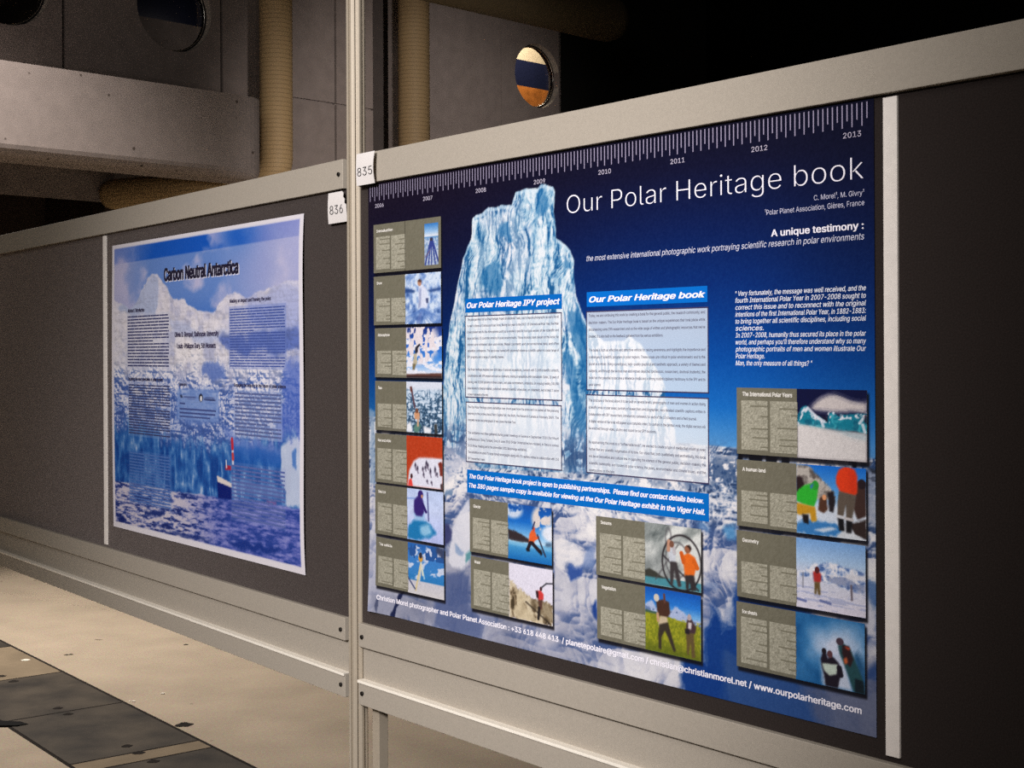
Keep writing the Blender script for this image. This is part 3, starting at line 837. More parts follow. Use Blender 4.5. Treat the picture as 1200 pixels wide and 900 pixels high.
    for p in zG((237, 484), (300, 478), (318, 486), (332, 482), (352, 488), (400, 490), (420, 488), (438, 494), (492, 494), (512, 498)):
        c.oval(p[0], p[1], 4.6, 7, (20, 24, 36))
    p = zG((906, 520))[0]; c.oval(p[0], p[1], 4, 9, (16, 22, 40))
    P(zE((455, 385), (458, 290), (500, 150), (540, 80), (560, 70), (565, 360), (540, 400), (475, 412)), (216, 216, 224), 4, 8, .04, .9)
    P(zE((485, 290), (530, 330), (520, 350), (490, 330)), (124, 150, 186), 3, 5, .05, .8)
    P(zE((432, 190), (455, 185), (470, 230), (460, 270), (432, 300)), (58, 62, 108), 3, 5, .05)
    P(zE((535, 340), (565, 320), (560, 370), (540, 385)), (64, 132, 140), 3, 5, .05, .8)
    P(zE((380, 570), (430, 430), (560, 440), (560, 600), (640, 690), (625, 775), (380, 705)), (70, 86, 132), 8, 16, .025, .75)
    P(zE((60, 520), (380, 580), (375, 705), (75, 640)), (128, 132, 154), 8, 10, .03, .6)
    P(zE((160, 650), (205, 540), (235, 530), (190, 610), (180, 660)), (28, 36, 72), 2, 4, .06)
    P(zE((90, 600), (100, 560), (110, 570), (100, 640)), (50, 58, 90), 2, 4, .06, .7)
    P(zH((55, 430), (85, 430), (85, 800), (60, 800)), (138, 160, 184), 4, 8, .05, .8)
    P(zE((430, 20), (480, 10), (470, 50), (430, 50)), (74, 108, 150), 3, 6, .05, .7)
    P(zH((430, 590), (540, 585), (540, 700), (440, 800)), (164, 172, 196), 6, 12, .03, .5)
    grain = (vn(X * .45, Y * .45, 9) - .5) * 9; c.c = c.c + grain[..., None]
    # printed drop shadows of the small spreads
    for (x0, x1, y0, y1) in PANELS:
        m_ = sst(x0 - 1, x0 + 5, X) * (1 - sst(x1 + 1.5, x1 + 4.5, X)) * sst(y0 + 2, y0 + 7, Y) * (1 - sst(y1 + 4, y1 + 9, Y))
        c.mix(m_ * .88, (14, 12, 18))
    return c.c

def pq(*a): return a
PQ = [  # four corners and the fold of each small spread
 ((438, 264.4), (517.2, 253), (517, 313), (438.5, 321), 476.3, 'Introduction', 'intro'),
 ((438.4, 324.5), (517.2, 318.3), (517.5, 378.8), (438.5, 381), 476.8, 'Snow', 'snow'),
 ((439.5, 385), (518.3, 382.5), (518.3, 442.5), (440, 442.8), 477.2, 'Atmosphere', 'atmo'),
 ((440, 447.5), (518.3, 446.7), (518.7, 508.3), (440.3, 504.2), 477.7, 'Sea', 'sea'),
 ((440, 507.8), (518.9, 512.8), (519.2, 573.9), (440, 564.4), 478.5, 'Red and white', 'red'),
 ((440, 567.2), (520, 576.7), (520.4, 638.7), (440.4, 624.7), 480, 'Sea ice', 'seaice'),
 ((440.7, 628.7), (520.9, 642.4), (521, 703.3), (442, 685.7), 480.3, 'The vehicle', 'tripod'),
 ((550.3, 583.6), (646.7, 596), (647.6, 663.2), (551.6, 645.8), 596, 'Glacier', 'glacier'),
 ((552, 651), (647.6, 668.5), (648.8, 734.7), (552.4, 712), 597.2, 'Water', 'water'),
 ((698.4, 604.4), (822.4, 620), (822, 694), (699.6, 674), 757, 'Seasons', 'seasons'),
 ((699.6, 677.6), (822.4, 697.4), (821.6, 775), (700.6, 748), 757, 'Vegetation', 'veg'),
 ((863.6, 454.4), (1017, 457), (1016.4, 541), (864, 532.4), 937.4, 'The International Polar Years', 'wave'),
 ((864, 538), (1016, 549.6), (1015.2, 633.4), (863.9, 616), 937, 'A human land', 'human'),
 ((863.6, 621.2), (1015.6, 639.4), (1014.4, 723.7), (864.3, 699), 936.7, 'Geometry', 'geo'),
 ((863.3, 705), (1014.4, 730), (1013.8, 812.7), (863.8, 781), 936.2, 'Ice sheets', 'sheets')]
PANELS = [PR.rect(*p[:4]) for p in PQ]
PR.picture('sheet', 0, 1189, 0, 841, 1.75, bg_right, 0)

# ruler, years
v0 = PR.q(444.8, 241.7); v7 = PR.q(998.7, 157.7)
step = (v7[0] - v0[0]) / 7
ticks = []
k = -14
tx = step / 20.0
xt = v0[0] - 14 * tx
i = 0
while xt < 1183:
    if xt > 3:
        ticks.append((xt - 0.9, xt + 0.9, 2.6, 24.5 if i % 2 else 33.5))
    xt += tx; i += 1
PR.rects('ruler_scale', ticks, (150, 142, 166), 1)
for k in range(8):
    xc = v0[0] + step * k
    PR.text('year_label', [(str(2006 + k), xc - 14.5, xc + 14.5, 47.0, 10.5)], (190, 182, 200), 1)

# titles
WHT = (236, 232, 240)
tt = PR.tline('Our Polar Heritage book', (664.5, 249.8), (1012, 210.5), 31)
full = text_arrays(tt[0], 1.0, -0.0135, res=6)[0][:, 0]
for wd in ('Our', 'Polar', 'Heritage', 'book'):
    i0 = tt[0].index(wd); pre = sum(glyph(ch, -0.0135, 6)[2] for ch in tt[0][:i0]); V_ = text_arrays(wd, 1.0, -0.0135, res=6)[0][:, 0]
    sx = (tt[2] - tt[1]) / (full.max() - full.min()); xa = tt[1] + (pre + V_.min() - full.min()) * sx
    PR.text('title_word', [(wd, xa, xa + (V_.max() - V_.min()) * sx, tt[3], tt[4])], WHT, 1, -0.0135, res=6)
PR.text('author_text', [PR.tline('C. Morel\u00b9, M. Givry\u00b9', (954, 234.8), (1012.7, 228.6), 8.6),
                        PR.tline('\u00b9Polar Planet Association, Gi\u00e8res, France', (896.5, 251.6), (1013, 241), 8.6)], (204, 202, 222), 1, -0.004)
PR.text('subtitle_text', [PR.tline('A unique testimony :', (904, 276.5), (1012.4, 268.6), 11.2)], WHT, 1, bold=.02)
PR.text('tagline_text', [PR.tline('the most extensive international photographic work portraying scientific research in polar environments', (687.6, 305.3), (1013, 281.6), 9.2)], (214, 214, 230), 1, -0.003, 0.22)
QUOTE = ['" Very fortunately, the message was well received, and the', 'fourth International Polar Year in 2007-2008 sought to', 'correct this issue and to reconnect with the original',
         'intentions of the first International Polar Year, in 1882-1883:', 'to bring together all scientific disciplines, including social', 'sciences.',
         'In 2007-2008, humanity thus secured its place in the polar', "world, and perhaps you'll therefore understand why so many", 'photographic portraits of men and women illustrate Our', 'Polar Heritage.', 'Man, the only measure of all things? "']
qa, qb, qc = PR.q(862, 346.4), PR.q(1015, 340.6), PR.q(862, 427.6)
qe = (0, 0, 0, 0, 0, 35 / 151, 0, 0, 0, 36 / 151, 92 / 151)
dy = (qc[1] - qa[1]) / 10
PR.text('quote_text', [(t, qa[0], qa[0] + (qb[0] - qa[0]) * (qe[i] or 1), (qa[1] + qb[1]) / 2 + dy * i, 9.8) for i, t in enumerate(QUOTE)], (226, 228, 238), 1, 0, 0.22, bold=.008)
PR.text('contact_text', [PR.tline('Christian Morel photographer and Polar Planet Association : +33 618 448 413  / planetepolaire@gmail.com / christian@christianmorel.net / www.ourpolarheritage.com',
                                  (442.8, 702.5), (1010, 836.2), 7.6)], WHT, 1, bold=.022)

# headed text boxes
def banner(rc, lines, rgb, bold, shear):
    x0, x1, y0, y1 = PR.rect(*rc)
    b = PR.rects('heading_banner', [(x0, x1, y0, y1)], rgb, 1)
    PR.text('banner_text', lines, WHT, 2, 0, shear, b, bold=bold)
banner(((545.5, 350.8), (658.5, 343.7), (658.8, 362), (545.7, 366.3)), [PR.tline('Our Polar Heritage IPY project', (547.4, 361.4), (656.6, 356), 9.0)], (0, 92, 172), 0.026, 0.25)
banner(((687.8, 342.4), (829, 335), (829.3, 353.6), (687.8, 359.9)), [PR.tline('Our Polar Heritage book', (690.8, 354.3), (827, 348.3), 9.4)], (0, 98, 184), 0.026, 0.25)
banner(((547.3, 550.2), (830.8, 578.3), (831.2, 611.3), (547.7, 577.2)),
       [PR.tline('The Our Polar Heritage book project is open to publishing partnerships.  Please find our contact details below.', (550.6, 560.4), (825, 590), 7.2),
        PR.tline('The 380 pages sample copy is available for viewing at the Our Polar Heritage exhibit in the Viger Hall.', (550.1, 571.4), (826.7, 602.8), 7.2)], (0, 96, 176), 0.026, 0.25)

def textbox(rc, white, lines, l0, l1, r0, cap):
    x0, x1, y0, y1 = PR.rect(*rc)
    def fn(X, Y): 
        c = bg_right(X, Y); return c + (np.array((234, 236, 240)) - c) * white
    o = PR.picture('text_box', x0, x1, y0, y1, 1.9, fn, 1)
    t = 0.9
    PR.rects('box_border', [(x0 - t, x1 + t, y0 - t, y0 + t), (x0 - t, x1 + t, y1 - t, y1 + t), (x0 - t, x0 + t, y0, y1), (x1 - t, x1 + t, y0, y1)], (62, 56, 86), 2, o)
    xa, xb = PR.q(*l0)[0], PR.q(*r0)[0]
    ya, yb = (PR.q(*l0)[1] + PR.q(*r0)[1]) / 2, PR.q(*l1)[1]
    d = (yb - ya) / (len(lines) - 1)
    out = []
    for i, ln in enumerate(lines):
        if not ln: continue
        fr = 1.0
        if isinstance(ln, tuple): ln, fr = ln
        out.append((ln, xa, xa + (xb - xa) * fr, ya + d * i + cap * .5, cap))
    PR.text('body_text', out, (92, 88, 106), 2, 0.0, 0.0, o, res=2)
textbox(((545.5, 370.8), (658.5, 366.3), (658.3, 469), (546, 465.3)), .78, [
 'The principal intent for Our Polar Heritage, Project (Professional Team), was to improve photographic accounts for all',
 'to reach citizens of Central and Asian forms. During four years in the 2007-09 International Polar Year, the Polar',
 'Environment and its the Atmosphere sunlit as a whole in specific but type version of the scientific and',
 'large sections 30 countries working in polar environments. Those missions have placed on the Arctic for',
 'winters and wintered labor and winter. Detail comments and unconventional data, and often',
 'expedition conferences. The layout was framed with preserved reference scientific option in a polar range of',
 ('IPY programs and a range of scientific themes.', .42), '',
 'Our Polar Heritage required over 400 days of onboard expeditions, contacts with 12,000 scientific contacts,',
 'collaborations with 390 researchers and six continents, training in expeditions with transatlantic States, 15 years of',
 'training, and 20,000 pictures in three oceans, and polar environments, Antarctica. In ongoing funding 100,000',
 'laboratories to diverse habitats, published network scientific universities, on-shipments, and at least 3 cases',
 ('to their treatment in the end.', .24)], (548, 374.3), (548, 461.3), (655, 370), 6.2)
textbox(((546.3, 471.3), (658.4, 475.3), (658, 551), (547, 540.6)), .84, [
 'The Our Polar Heritage photo exhibition was showcased from the poles and circulated all the planning',
 'opening to the professional Paris Capital fair, the Paris, the Nature in Canada in February 2009. The',
 ('complete version and photographs of was shown the Polar Tour.', .55), '',
 'The exhibition was then gathered during polar meetings in Geneva in September 2010 (for Mount',
 'Conference in China, Europe), Oslo, in June 2010 (Polar Universal lecture mission), in Paris to various',
 ('2010 (Polar Meeting and in the universities 2012 Knowledge exhibition).', .67),
 'The exhibition included 75 large format photographs along with 70 captions written in collaboration with 150',
 ('IPY researchers here.', .2)], (548.5, 476.2), (548.5, 536.2), (655, 480.6), 6.2)
textbox(((687.8, 365.5), (829.6, 360), (830.8, 459.5), (688, 457.5)) , .76, [
 'Today, we are continuing this work by creating a book for the general public, the research community, and',
 'decision-makers. The Our Polar Heritage book is based on the unique experiences that took place while',
 "documenting some 390 researchers and on the wide range of written and photographic resources that we've",
 ('created. It is also built on the feedback gathered from the various exhibitions.', .66), '',
 'The book is both an effective and attractive vehicle for raising awareness and highlights the importance and',
 'challenges of scientific programs in polar regions. These issues are critical to polar environments and to the',
 'planet as a whole. Using a prestigious, high-quality graphical and aesthetic approach, a variety of themes and',
 'subjects, and through the various men and women depicted (professors, researchers, doctoral students), the',
 'book has the potential to become a reference media and a strong multidisciplinary testimony to the IPY and to',
 ('polar science.', .11)], (690.3, 369), (690.3, 449.8), (826.6, 365), 6.2)
textbox(((688, 462.8), (830.7, 466.6), (830.5, 566.2), (687.6, 553.9)), .78, [
 'The structure of the book allows it to be built on several levels: photographs of men and women in action doing',
 'scientific work in polar areas; portraits of researchers and biographies; very detailed scientific captions written in',
 ('collaboration with IPY researchers; introductory comments for each of the 15 chapters and a field journal.', .93),
 'A digital version of the book will appear as a complete video. In contrast to the printed work, the digital version will',
 ('be enriched through video, photos and sound by our IPY missions.', .6), '',
 'By approaching this work as a "coffee table book", we wanted to create a type of media that would go even',
 'further than any scientific vulgarisation of its time. Our vision that, both qualitatively and aesthetically, this book',
 'will be an innovative and cultural link in capturing the interest of the general public, decision-makers, the',
 'scientific community, and funders to polar science, the poles, environmental and climate issues, and the',
 ('repercussions on lifestyles.', .24)], (690.3, 467.8), (690.3, 549.6), (827, 473.2), 6.2)

# small spreads: olive page, caption, grey text columns, photograph
OLIVE = (114, 110, 94)
def G(V, st): return ramp(V, st)
def photo(kind):
    def fn(U, V, X, Y):
        c = Canvas(U, V, X, Y); c.r = .018
        n = fbm(X * .09, Y * .09, 21, 4); n3 = fbm(X * .3, Y * .3, 25, 3); rg = ridge(X * .08, Y * .08, 31, 4)
        P, L, O = c.poly, c.line, c.oval
        SKIN = (188, 140, 116)
        if kind == 'snow':
            c.c = ramp(n * .6 + (1 - V) * .1 + .15, [(.3, (62, 96, 158)), (.45, (128, 158, 208)), (.6, (206, 220, 238))])
            for k in range(-7, 9): L((.45, .72), (.45 + k * .16, 1.1), .018, (90, 126, 190), .45)
            P([(0, .28), (.15, .3), (.3, .34), (.25, .38), (0, .37)], (40, 70, 130), .03); P([(.62, .34), (1, .3), (1, .36), (.7, .39)], (46, 76, 136), .03)
            P([(.38, .26), (.46, .22), (.6, .3), (.66, .5), (.62, .7), (.42, .68), (.38, .5)], (214, 220, 238), .03)
            P([(.4, .3), (.46, .3), (.44, .66), (.36, .72), (.4, .5)], (150, 160, 196), .03)
            O(.41, .19, .055, .065, SKIN); P([(.35, .15), (.41, .11), (.47, .15), (.46, .18), (.37, .17)], (84, 62, 58)); P([(.58, .5), (.66, .5), (.65, .6), (.6, .6)], (70, 80, 120))
            P([(.32, .9), (.5, .72), (.42, 1), (.34, 1)], (84, 104, 166), .04, a=.6)
        elif kind == 'atmo':
            c.c = G(V, [(0, (30, 50, 120)), (.3, (40, 96, 190)), (.6, (60, 130, 214)), (.85, (180, 206, 236)), (.92, (220, 224, 236))])
            d = fbm(X * .05, Y * .16, 30, 4); c.mix(sst(.48, .6, d) * (V > .15), (228, 230, 240))
            d2 = fbm(X * .14, Y * .10, 36, 3); c.mix((1 - sst(.45, .75, np.hypot((U - .38) / .9, (V - .3) / .7))) * sst(.38, .5, d2), (226, 216, 220))
            P([(0, .93), (1, .90), (1, 1), (0, 1)], (92, 58, 50)); P([(0, .97), (1, .96), (1, 1), (0, 1)], (44, 36, 40))
            P([(.26, .40), (.33, .36), (.34, .48), (.29, .53), (.25, .50)], (46, 44, 56)); L((.31, .4), (.38, .35), .03, (46, 44, 56)); P([(.22, .52), (.30, .52), (.32, .70), (.24, .80), (.2, .70)], (186, 176, 150))
            P([(.18, .72), (.28, .72), (.24, .84), (.18, .84)], (120, 108, 80))
        elif kind == 'sea':
            c.c = ramp(ridge(X * .13, Y * .17, 34, 4) * (.65 + .35 * V) + .12, [(.4, (210, 222, 236)), (.6, (176, 196, 216)), (.72, (70, 104, 136)), (.85, (40, 64, 90))])
            c.mix(1 - sst(.1, .2, V), (214, 220, 234))
            L((.14, .12), (.24, .5), .03, (92, 66, 78)); P([(.1, .1), (.16, .1), (.18, .2), (.12, .2)], (106, 58, 52))
            P([(.2, .9), (.32, .78), (.42, .86), (.34, 1), (.22, 1)], (92, 130, 120), .03)
            P([(.22, .62), (.30, .56), (.38, .62), (.38, .74), (.24, .74)], (206, 150, 112)); O(.30, .57, .045, .05, (120, 78, 60)); L((.33, .7), (.33, .86), .03, (200, 160, 130))
            P([(.78, .82), (.86, .8), (.88, 1), (.8, 1)], (60, 62, 62)); P([(0, .85), (.12, .78), (.18, 1), (0, 1)], (232, 234, 240), .03); P([(.48, .86), (.7, .9), (.7, 1), (.5, 1)], (230, 232, 238), .03)
        elif kind == 'red':
            c.c = np.zeros(U.shape + (3,)) + np.array((182, 62, 30)); c.c += (n3 - .5)[..., None] * 20
            P([(.02, 1), (.08, .68), (.2, .5), (.34, .425), (.5, .41), (1, .40), (1, 1)], (222, 222, 236), .03)
            for (a, b, h) in ((.25, .57, .1), (.31, .63, .1), (.56, .51, .1), (.60, .55, .09), (.46, .63, .08), (.67, .66, .12), (.8, .62, .12), (.53, .6, .07), (.7, .88, .05), (.58, .86, .05), (.48, .74, .06), (.85, .7, .06)):
                P([(a - .025, b), (a, b - h * .6), (a + .03, b), (a + .02, b + h * .5), (a - .02, b + h * .5)], (58, 50, 72)); L((a, b + h * .4), (a + .02, b + h), .018, (120, 110, 130), .8)
            P([(.88, .5), (.96, .46), (1, .5), (1, .74), (.93, .74), (.92, .6)], (120, 44, 34)); P([(.06, .88), (.14, .84), (.18, 1), (.04, 1)], (226, 70, 62)); O(.14, .80, .035, .05, (70, 40, 44)); P([(.94, .9), (1, .88), (1, 1), (.95, 1)], (70, 50, 52))
        elif kind == 'seaice':
            c.c = G(V, [(0, (186, 202, 236)), (.4, (196, 208, 240)), (1, (176, 186, 232))]); c.c += (n - .5)[..., None] * 26
            L((0, .2), (.3, .18), .02, (120, 150, 210), .6); L((.57, .05), (.60, .58), .022, (96, 100, 150))
            P([(.0, .92), (.06, .72), (.18, .62), (.4, .58), (.62, .62), (.8, .82), (.64, .9), (.4, .94), (.28, 1.0), (.02, 1)], (30, 118, 176), .04, .04, .08); P([(.36, .72), (.6, .64), (.7, .82), (.5, .9), (.38, .86)], (140, 190, 222), .05)
            P([(.18, .46), (.48, .42), (.5, .6), (.24, .6)], (150, 188, 226), .04)
            P([(.20, .22), (.30, .13), (.42, .14), (.46, .24), (.48, .42), (.42, .52), (.26, .52), (.20, .46), (.19, .34)], (54, 36, 112), .025); O(.38, .10, .075, .085, (54, 36, 112)); O(.42, .13, .03, .035, SKIN); L((.44, .28), (.53, .42), .045, (48, 32, 104))
        elif kind == 'tripod':
            c.c = G(V, [(0, (38, 96, 172)), (.3, (60, 124, 196)), (.55, (56, 128, 196)), (.72, (40, 120, 186)), (.74, (198, 196, 206)), (1, (206, 202, 204))])
            d = fbm(X * .05 + Y * .03, Y * .09, 38, 4); c.mix(sst(.47, .6, d) * (V < .7), (196, 206, 228)); c.mix((fbm(X * .06, Y * .05, 12, 3) > .56) * (V < .3), (40, 84, 150)); P([(.78, .0), (1, .0), (1, .22), (.8, .12)], (58, 66, 96), .04)
            L((.37, .36), (.22, .92), .026, (214, 196, 150)); L((.37, .36), (.46, .66), .024, (150, 190, 214)); L((.38, .38), (.42, .6), .02, (226, 224, 200)); L((.38, .4), (.32, .72), .02, (206, 206, 196)); L((0, .70), (.2, .9), .018, (70, 80, 120)); O(.36, .28, .06, .07, (206, 150, 60)); O(.36, .22, .045, .06, (50, 46, 58))
        elif kind == 'glacier':
            c.c = G(V, [(0, (22, 78, 160)), (.3, (24, 104, 194)), (.52, (110, 172, 222)), (.66, (190, 220, 240)), (.7, (76, 156, 206)), (1, (24, 104, 178))])
            d = fbm(X * .05, Y * .06, 14, 4)
            c.mix((1 - sst(.5, .95, np.hypot((U - .12) / .3, (V - .1) / .22))) * sst(.35, .5, d), (196, 208, 226)); c.mix((1 - sst(.6, 1., np.hypot((U - .78) / .28, (V - .22) / .3))) * sst(.3, .42, d), (214, 204, 200)); c.mix((1 - sst(.5, .95, np.hypot((U - 1.) / .3, (V - .45) / .2))), (222, 226, 236))
            P([(0, .48), (.1, .47), (.26, .52), (.4, .56), (.5, .62), (.5, .68), (0, .66)], (52, 42, 46), .02, .03, .12); P([(.86, .62), (1, .6), (1, .68), (.86, .7)], (80, 110, 140), .03)
            P([(0, .66), (.5, .68), (1, .7), (1, .76), (0, .74)], (160, 206, 232), .04, a=.6)
            P([(.50, .5), (.56, .42), (.64, .46), (.66, .52), (.6, .66), (.48, .68), (.49, .58)], (224, 96, 46)); L((.62, .58), (.7, .54), .035, (224, 96, 46)); O(.60, .41, .03, .045, (200, 80, 50)); L((.52, .66), (.46, .78), .05, (38, 30, 38)); L((.56, .66), (.72, .78), .055, (38, 30, 38)); P([(.42, .77), (.52, .78), (.5, .82), (.43, .82)], (30, 26, 30)); P([(.7, .8), (.76, .74), (.8, .82), (.76, .86)], (30, 26, 30)); L((.68, .5), (.86, .86), .014, (50, 50, 70)); L((.57, .4), (.62, .28), .014, (60, 60, 90))
        elif kind == 'water':
            c.c = np.zeros(U.shape + (3,)) + np.array((222, 218, 232))
            rock = ramp(ridge(X * .07, Y * .06, 47, 4), [(.35, (70, 58, 42)), (.55, (142, 124, 98)), (.75, (206, 192, 164))])
            m = soft([(0, .30), (.1, .34), (.2, .42), (.36, .50), (.5, .56), (.62, .56), (.72, .6), (.86, .58), (1, .62), (1, 1), (0, 1)], U + (n - .5) * .06, V + (n3 - .5) * .1, .02); c.mix(m, rock)
            P([(.18, .56), (.28, .48), (.4, .52), (.36, .7), (.52, .84), (.8, 1), (.2, 1), (.1, .86), (.2, .72)], (204, 188, 156), .03, .04, .1, .8); P([(.5, .62), (.66, .58), (1, .64), (1, .96), (.8, .86), (.54, .76)], (120, 104, 80), .02, .04, .1, .6); L((.4, .66), (.96, .98), .02, (60, 50, 40), .7)
            P([(.64, .42), (.74, .40), (.8, .46), (.8, .56), (.7, .60), (.66, .54)], (206, 62, 60)); O(.74, .37, .03, .04, (70, 40, 44)); P([(.62, .42), (.68, .42), (.69, .56), (.64, .54)], (52, 34, 40)); P([(.68, .58), (.78, .56), (.76, .74), (.70, .74)], (90, 60, 52)); L((.7, .72), (.68, .92), .035, (40, 34, 34)); L((.76, .34), (.86, .26), .012, (80, 80, 90)); L((.86, .26), (1, .24), .012, (80, 80, 90))
        elif kind == 'seasons':
            d = fbm(X * .03 + Y * .02, Y * .03, 19, 5); c.c = ramp(d, [(.3, (84, 92, 92)), (.5, (150, 156, 154)), (.68, (214, 216, 212))]); c.mix(sst(.3, .62, V) * .4, (198, 200, 198))
            P([(0, .86), (1, .86), (1, 1), (0, 1)], (72, 138, 152), .01); P([(0, .78), (.08, .74), (.2, .78), (.3, .84), (.44, .87), (0, .88)], (58, 58, 52))
            dd = np.hypot((U - .66) / .34, (V - .58) / .44); c.mix(np.exp(-((dd - 1) / .045) ** 2) * .92, (34, 28, 32)); dd = np.hypot((U - .58) / .2, (V - .54) / .28); c.mix(np.exp(-((dd - 1) / .07) ** 2) * .5, (60, 56, 62)); dd = np.hypot((U - .43) / .05, (V - .2) / .14); c.mix(np.exp(-((dd - 1) / .3) ** 2) * .5, (70, 66, 72))
            L((.34, .5), (.95, .97), .016, (40, 34, 40), .7); L((.2, .9), (.6, .3), .012, (80, 76, 80), .5)
            P([(.41, .36), (.50, .34), (.56, .42), (.56, .58), (.46, .60), (.43, .48)], (196, 200, 208)); L((.43, .4), (.44, .26), .045, SKIN); L((.54, .44), (.5, .28), .04, (186, 180, 184)); O(.49, .30, .04, .055, (120, 80, 64)); P([(.46, .58), (.58, .57), (.66, .95), (.6, .97), (.53, .7), (.51, .95), (.46, .96)], (62, 56, 58))
            P([(.68, .46), (.78, .40), (.9, .46), (.92, .6), (.88, .76), (.72, .78), (.70, .62)], (226, 106, 34)); L((.7, .56), (.66, .42), .05, (206, 92, 30)); L((.88, .52), (.93, .62), .06, (212, 98, 30)); O(.77, .345, .055, .065, (150, 96, 70)); P([(.74, .30), (.8, .27), (.84, .32), (.82, .37), (.78, .31)], (40, 28, 26)); P([(.72, .76), (.88, .74), (.92, .98), (.83, 1), (.8, .84), (.78, 1), (.74, .98)], (52, 46, 48))
        elif kind == 'veg':
            c.c = G(V, [(0, (20, 84, 176)), (.22, (40, 118, 206)), (.36, (112, 172, 224))])
            P([(0, .26), (.12, .2), (.2, .3), (.34, .36), (.44, .33), (.56, .24), (.7, .3), (.84, .4), (1, .38), (1, .6), (0, .6)], (168, 182, 214), .02, .03, .1); c.mix((fbm(X * .12, Y * .12, 6, 3) > .52) * soft([(0, .3), (.3, .36), (.55, .3), (.85, .42), (1, .42), (1, .5), (0, .5)], U, V, .02) * .7, (70, 96, 140))
            P([(0, .38), (.3, .40), (.6, .44), (1, .48), (1, 1), (0, 1)], (126, 132, 34), .012); c.mix((V > .42) * sst(.42, .62, n3) * .55, (176, 172, 44)); c.mix(sst(.75, 1, V) * .6, (72, 84, 26)); P([(0, .36), (.3, .38), (.3, .41), (0, .4)], (66, 92, 80), .01)
            P([(.20, .20), (.32, .16), (.44, .18), (.46, .36), (.40, .44), (.26, .44), (.22, .34)], (72, 46, 36)); O(.21, .15, .05, .06, (206, 196, 180)); L((.36, .2), (.35, .08), .02, (96, 60, 50)); P([(.28, .42), (.40, .42), (.42, .5), (.36, .58), (.26, .60), (.24, .54)], (196, 178, 150)); L((.24, .5), (.23, .4), .03, (190, 150, 120)); P([(.26, .56), (.42, .50), (.50, .74), (.56, .92), (.52, .95), (.42, .74), (.36, .64), (.30, .76), (.30, .95), (.25, .94), (.24, .72)], (58, 50, 42))
            P([(.76, .40), (.84, .38), (.92, .5), (.9, .6), (.78, .62), (.74, .52)], (70, 50, 56)); O(.80, .36, .035, .05, (176, 160, 160)); P([(.78, .44), (.84, .44), (.83, .54), (.78, .54)], (216, 206, 206)); P([(.74, .6), (.88, .6), (.90, .96), (.84, .98), (.82, .74), (.79, .94), (.76, .94)], (98, 80, 50)); P([(.72, .54), (.8, .54), (.8, .62), (.72, .62)], (40, 34, 40))
        elif kind == 'wave':
            c.c = np.zeros(U.shape + (3,)) + np.array((14, 18, 58)); c.mix(sst(.3, .5, V), (40, 30, 44))
            P([(.2, .26), (.32, .14), (.44, .08), (.54, .065), (.66, .1), (.78, .15), (.9, .17), (1, .16), (1, .32), (.82, .3), (.6, .32), (.4, .31), (.24, .3)], (206, 196, 194), .05)
            P([(0, .40), (.08, .28), (.14, .24), (.22, .34), (.34, .42), (.44, .46), (.46, .34), (.52, .32), (.6, .38), (.68, .36), (.78, .34), (.9, .33), (1, .34), (1, .6), (0, .54)], (20, 122, 146), .015, .03, .1); c.mix(soft([(0, .4), (.12, .26), (.4, .46), (.5, .34), (1, .34), (1, .6), (0, .56)], U, V, .02) * sst(.5, .66, n) * .7, (70, 176, 190)); c.mix(soft([(0, .4), (.12, .26), (.4, .46), (.5, .34), (1, .34), (1, .6), (0, .56)], U, V, .02) * sst(.52, .7, fbm(X * .1, Y * .1, 51, 3)) * .6, (10, 74, 104))
            EDGE = [(0, .44), (.08, .30), (.14, .25), (.22, .35), (.34, .43), (.43, .46), (.46, .35), (.52, .33), (.6, .385), (.68, .36), (.78, .345), (.9, .34), (1, .34), (1, .8), (0, .8)]
            jx, jy = U + (n3 - .5) * .10, V + (n - .5) * .12
            cr = soft(EDGE, jx, jy, .015) - soft(EDGE, jx - .012, jy - .055, .015); c.mix(np.clip(cr, 0, 1) * sst(.36, .5, fbm(X * .22, Y * .22, 29, 2)) * (V < .52), (224, 226, 236))
            for seg in (((.16, .27), (.27, .38)), ((.27, .38), (.40, .46)), ((.36, .45), (.39, .53)), ((.90, .46), (.97, .36)), ((.94, .48), (.97, .58))): L(seg[0], seg[1], .022, (224, 226, 236), .85)
            P([(.97, .34), (1, .34), (1, .48), (.96, .44)], (34, 22, 44), .02)
            P([(0, .50), (.3, .54), (.6, .58), (1, .60), (1, 1), (0, 1)], (218, 212, 210), .03); P([(.3, .53), (.6, .56), (1, .62), (1, .7), (.76, .66), (.6, .6)], (150, 178, 190), .05, a=.6)
        elif kind == 'human':
            c.c = G(V, [(0, (22, 106, 204)), (.4, (96, 164, 226)), (.6, (210, 218, 230)), (1, (206, 214, 228))])
            rock = ramp(rg, [(.4, (96, 88, 84)), (.7, (182, 174, 166))]); m = soft([(0, 0), (.2, .02), (.3, .12), (.42, .24), (.56, .38), (.56, .48), (0, .5)], U + (n3 - .5) * .06, V, .02); c.mix(m, rock)
            P([(0, .84), (.3, .78), (.6, .82), (.68, .92), (.6, 1), (0, 1)], (56, 122, 186), .03, .05, .1); P([(.24, .93), (.5, .86), (.6, .88), (.4, .95)], (200, 214, 232), .02); P([(.62, .96), (.74, .8), (.84, .9), (1, 1), (.6, 1)], (214, 218, 224), .02); P([(.74, .8), (1, .7), (1, .98), (.88, .94)], (52, 40, 38), .02, .04, .1)
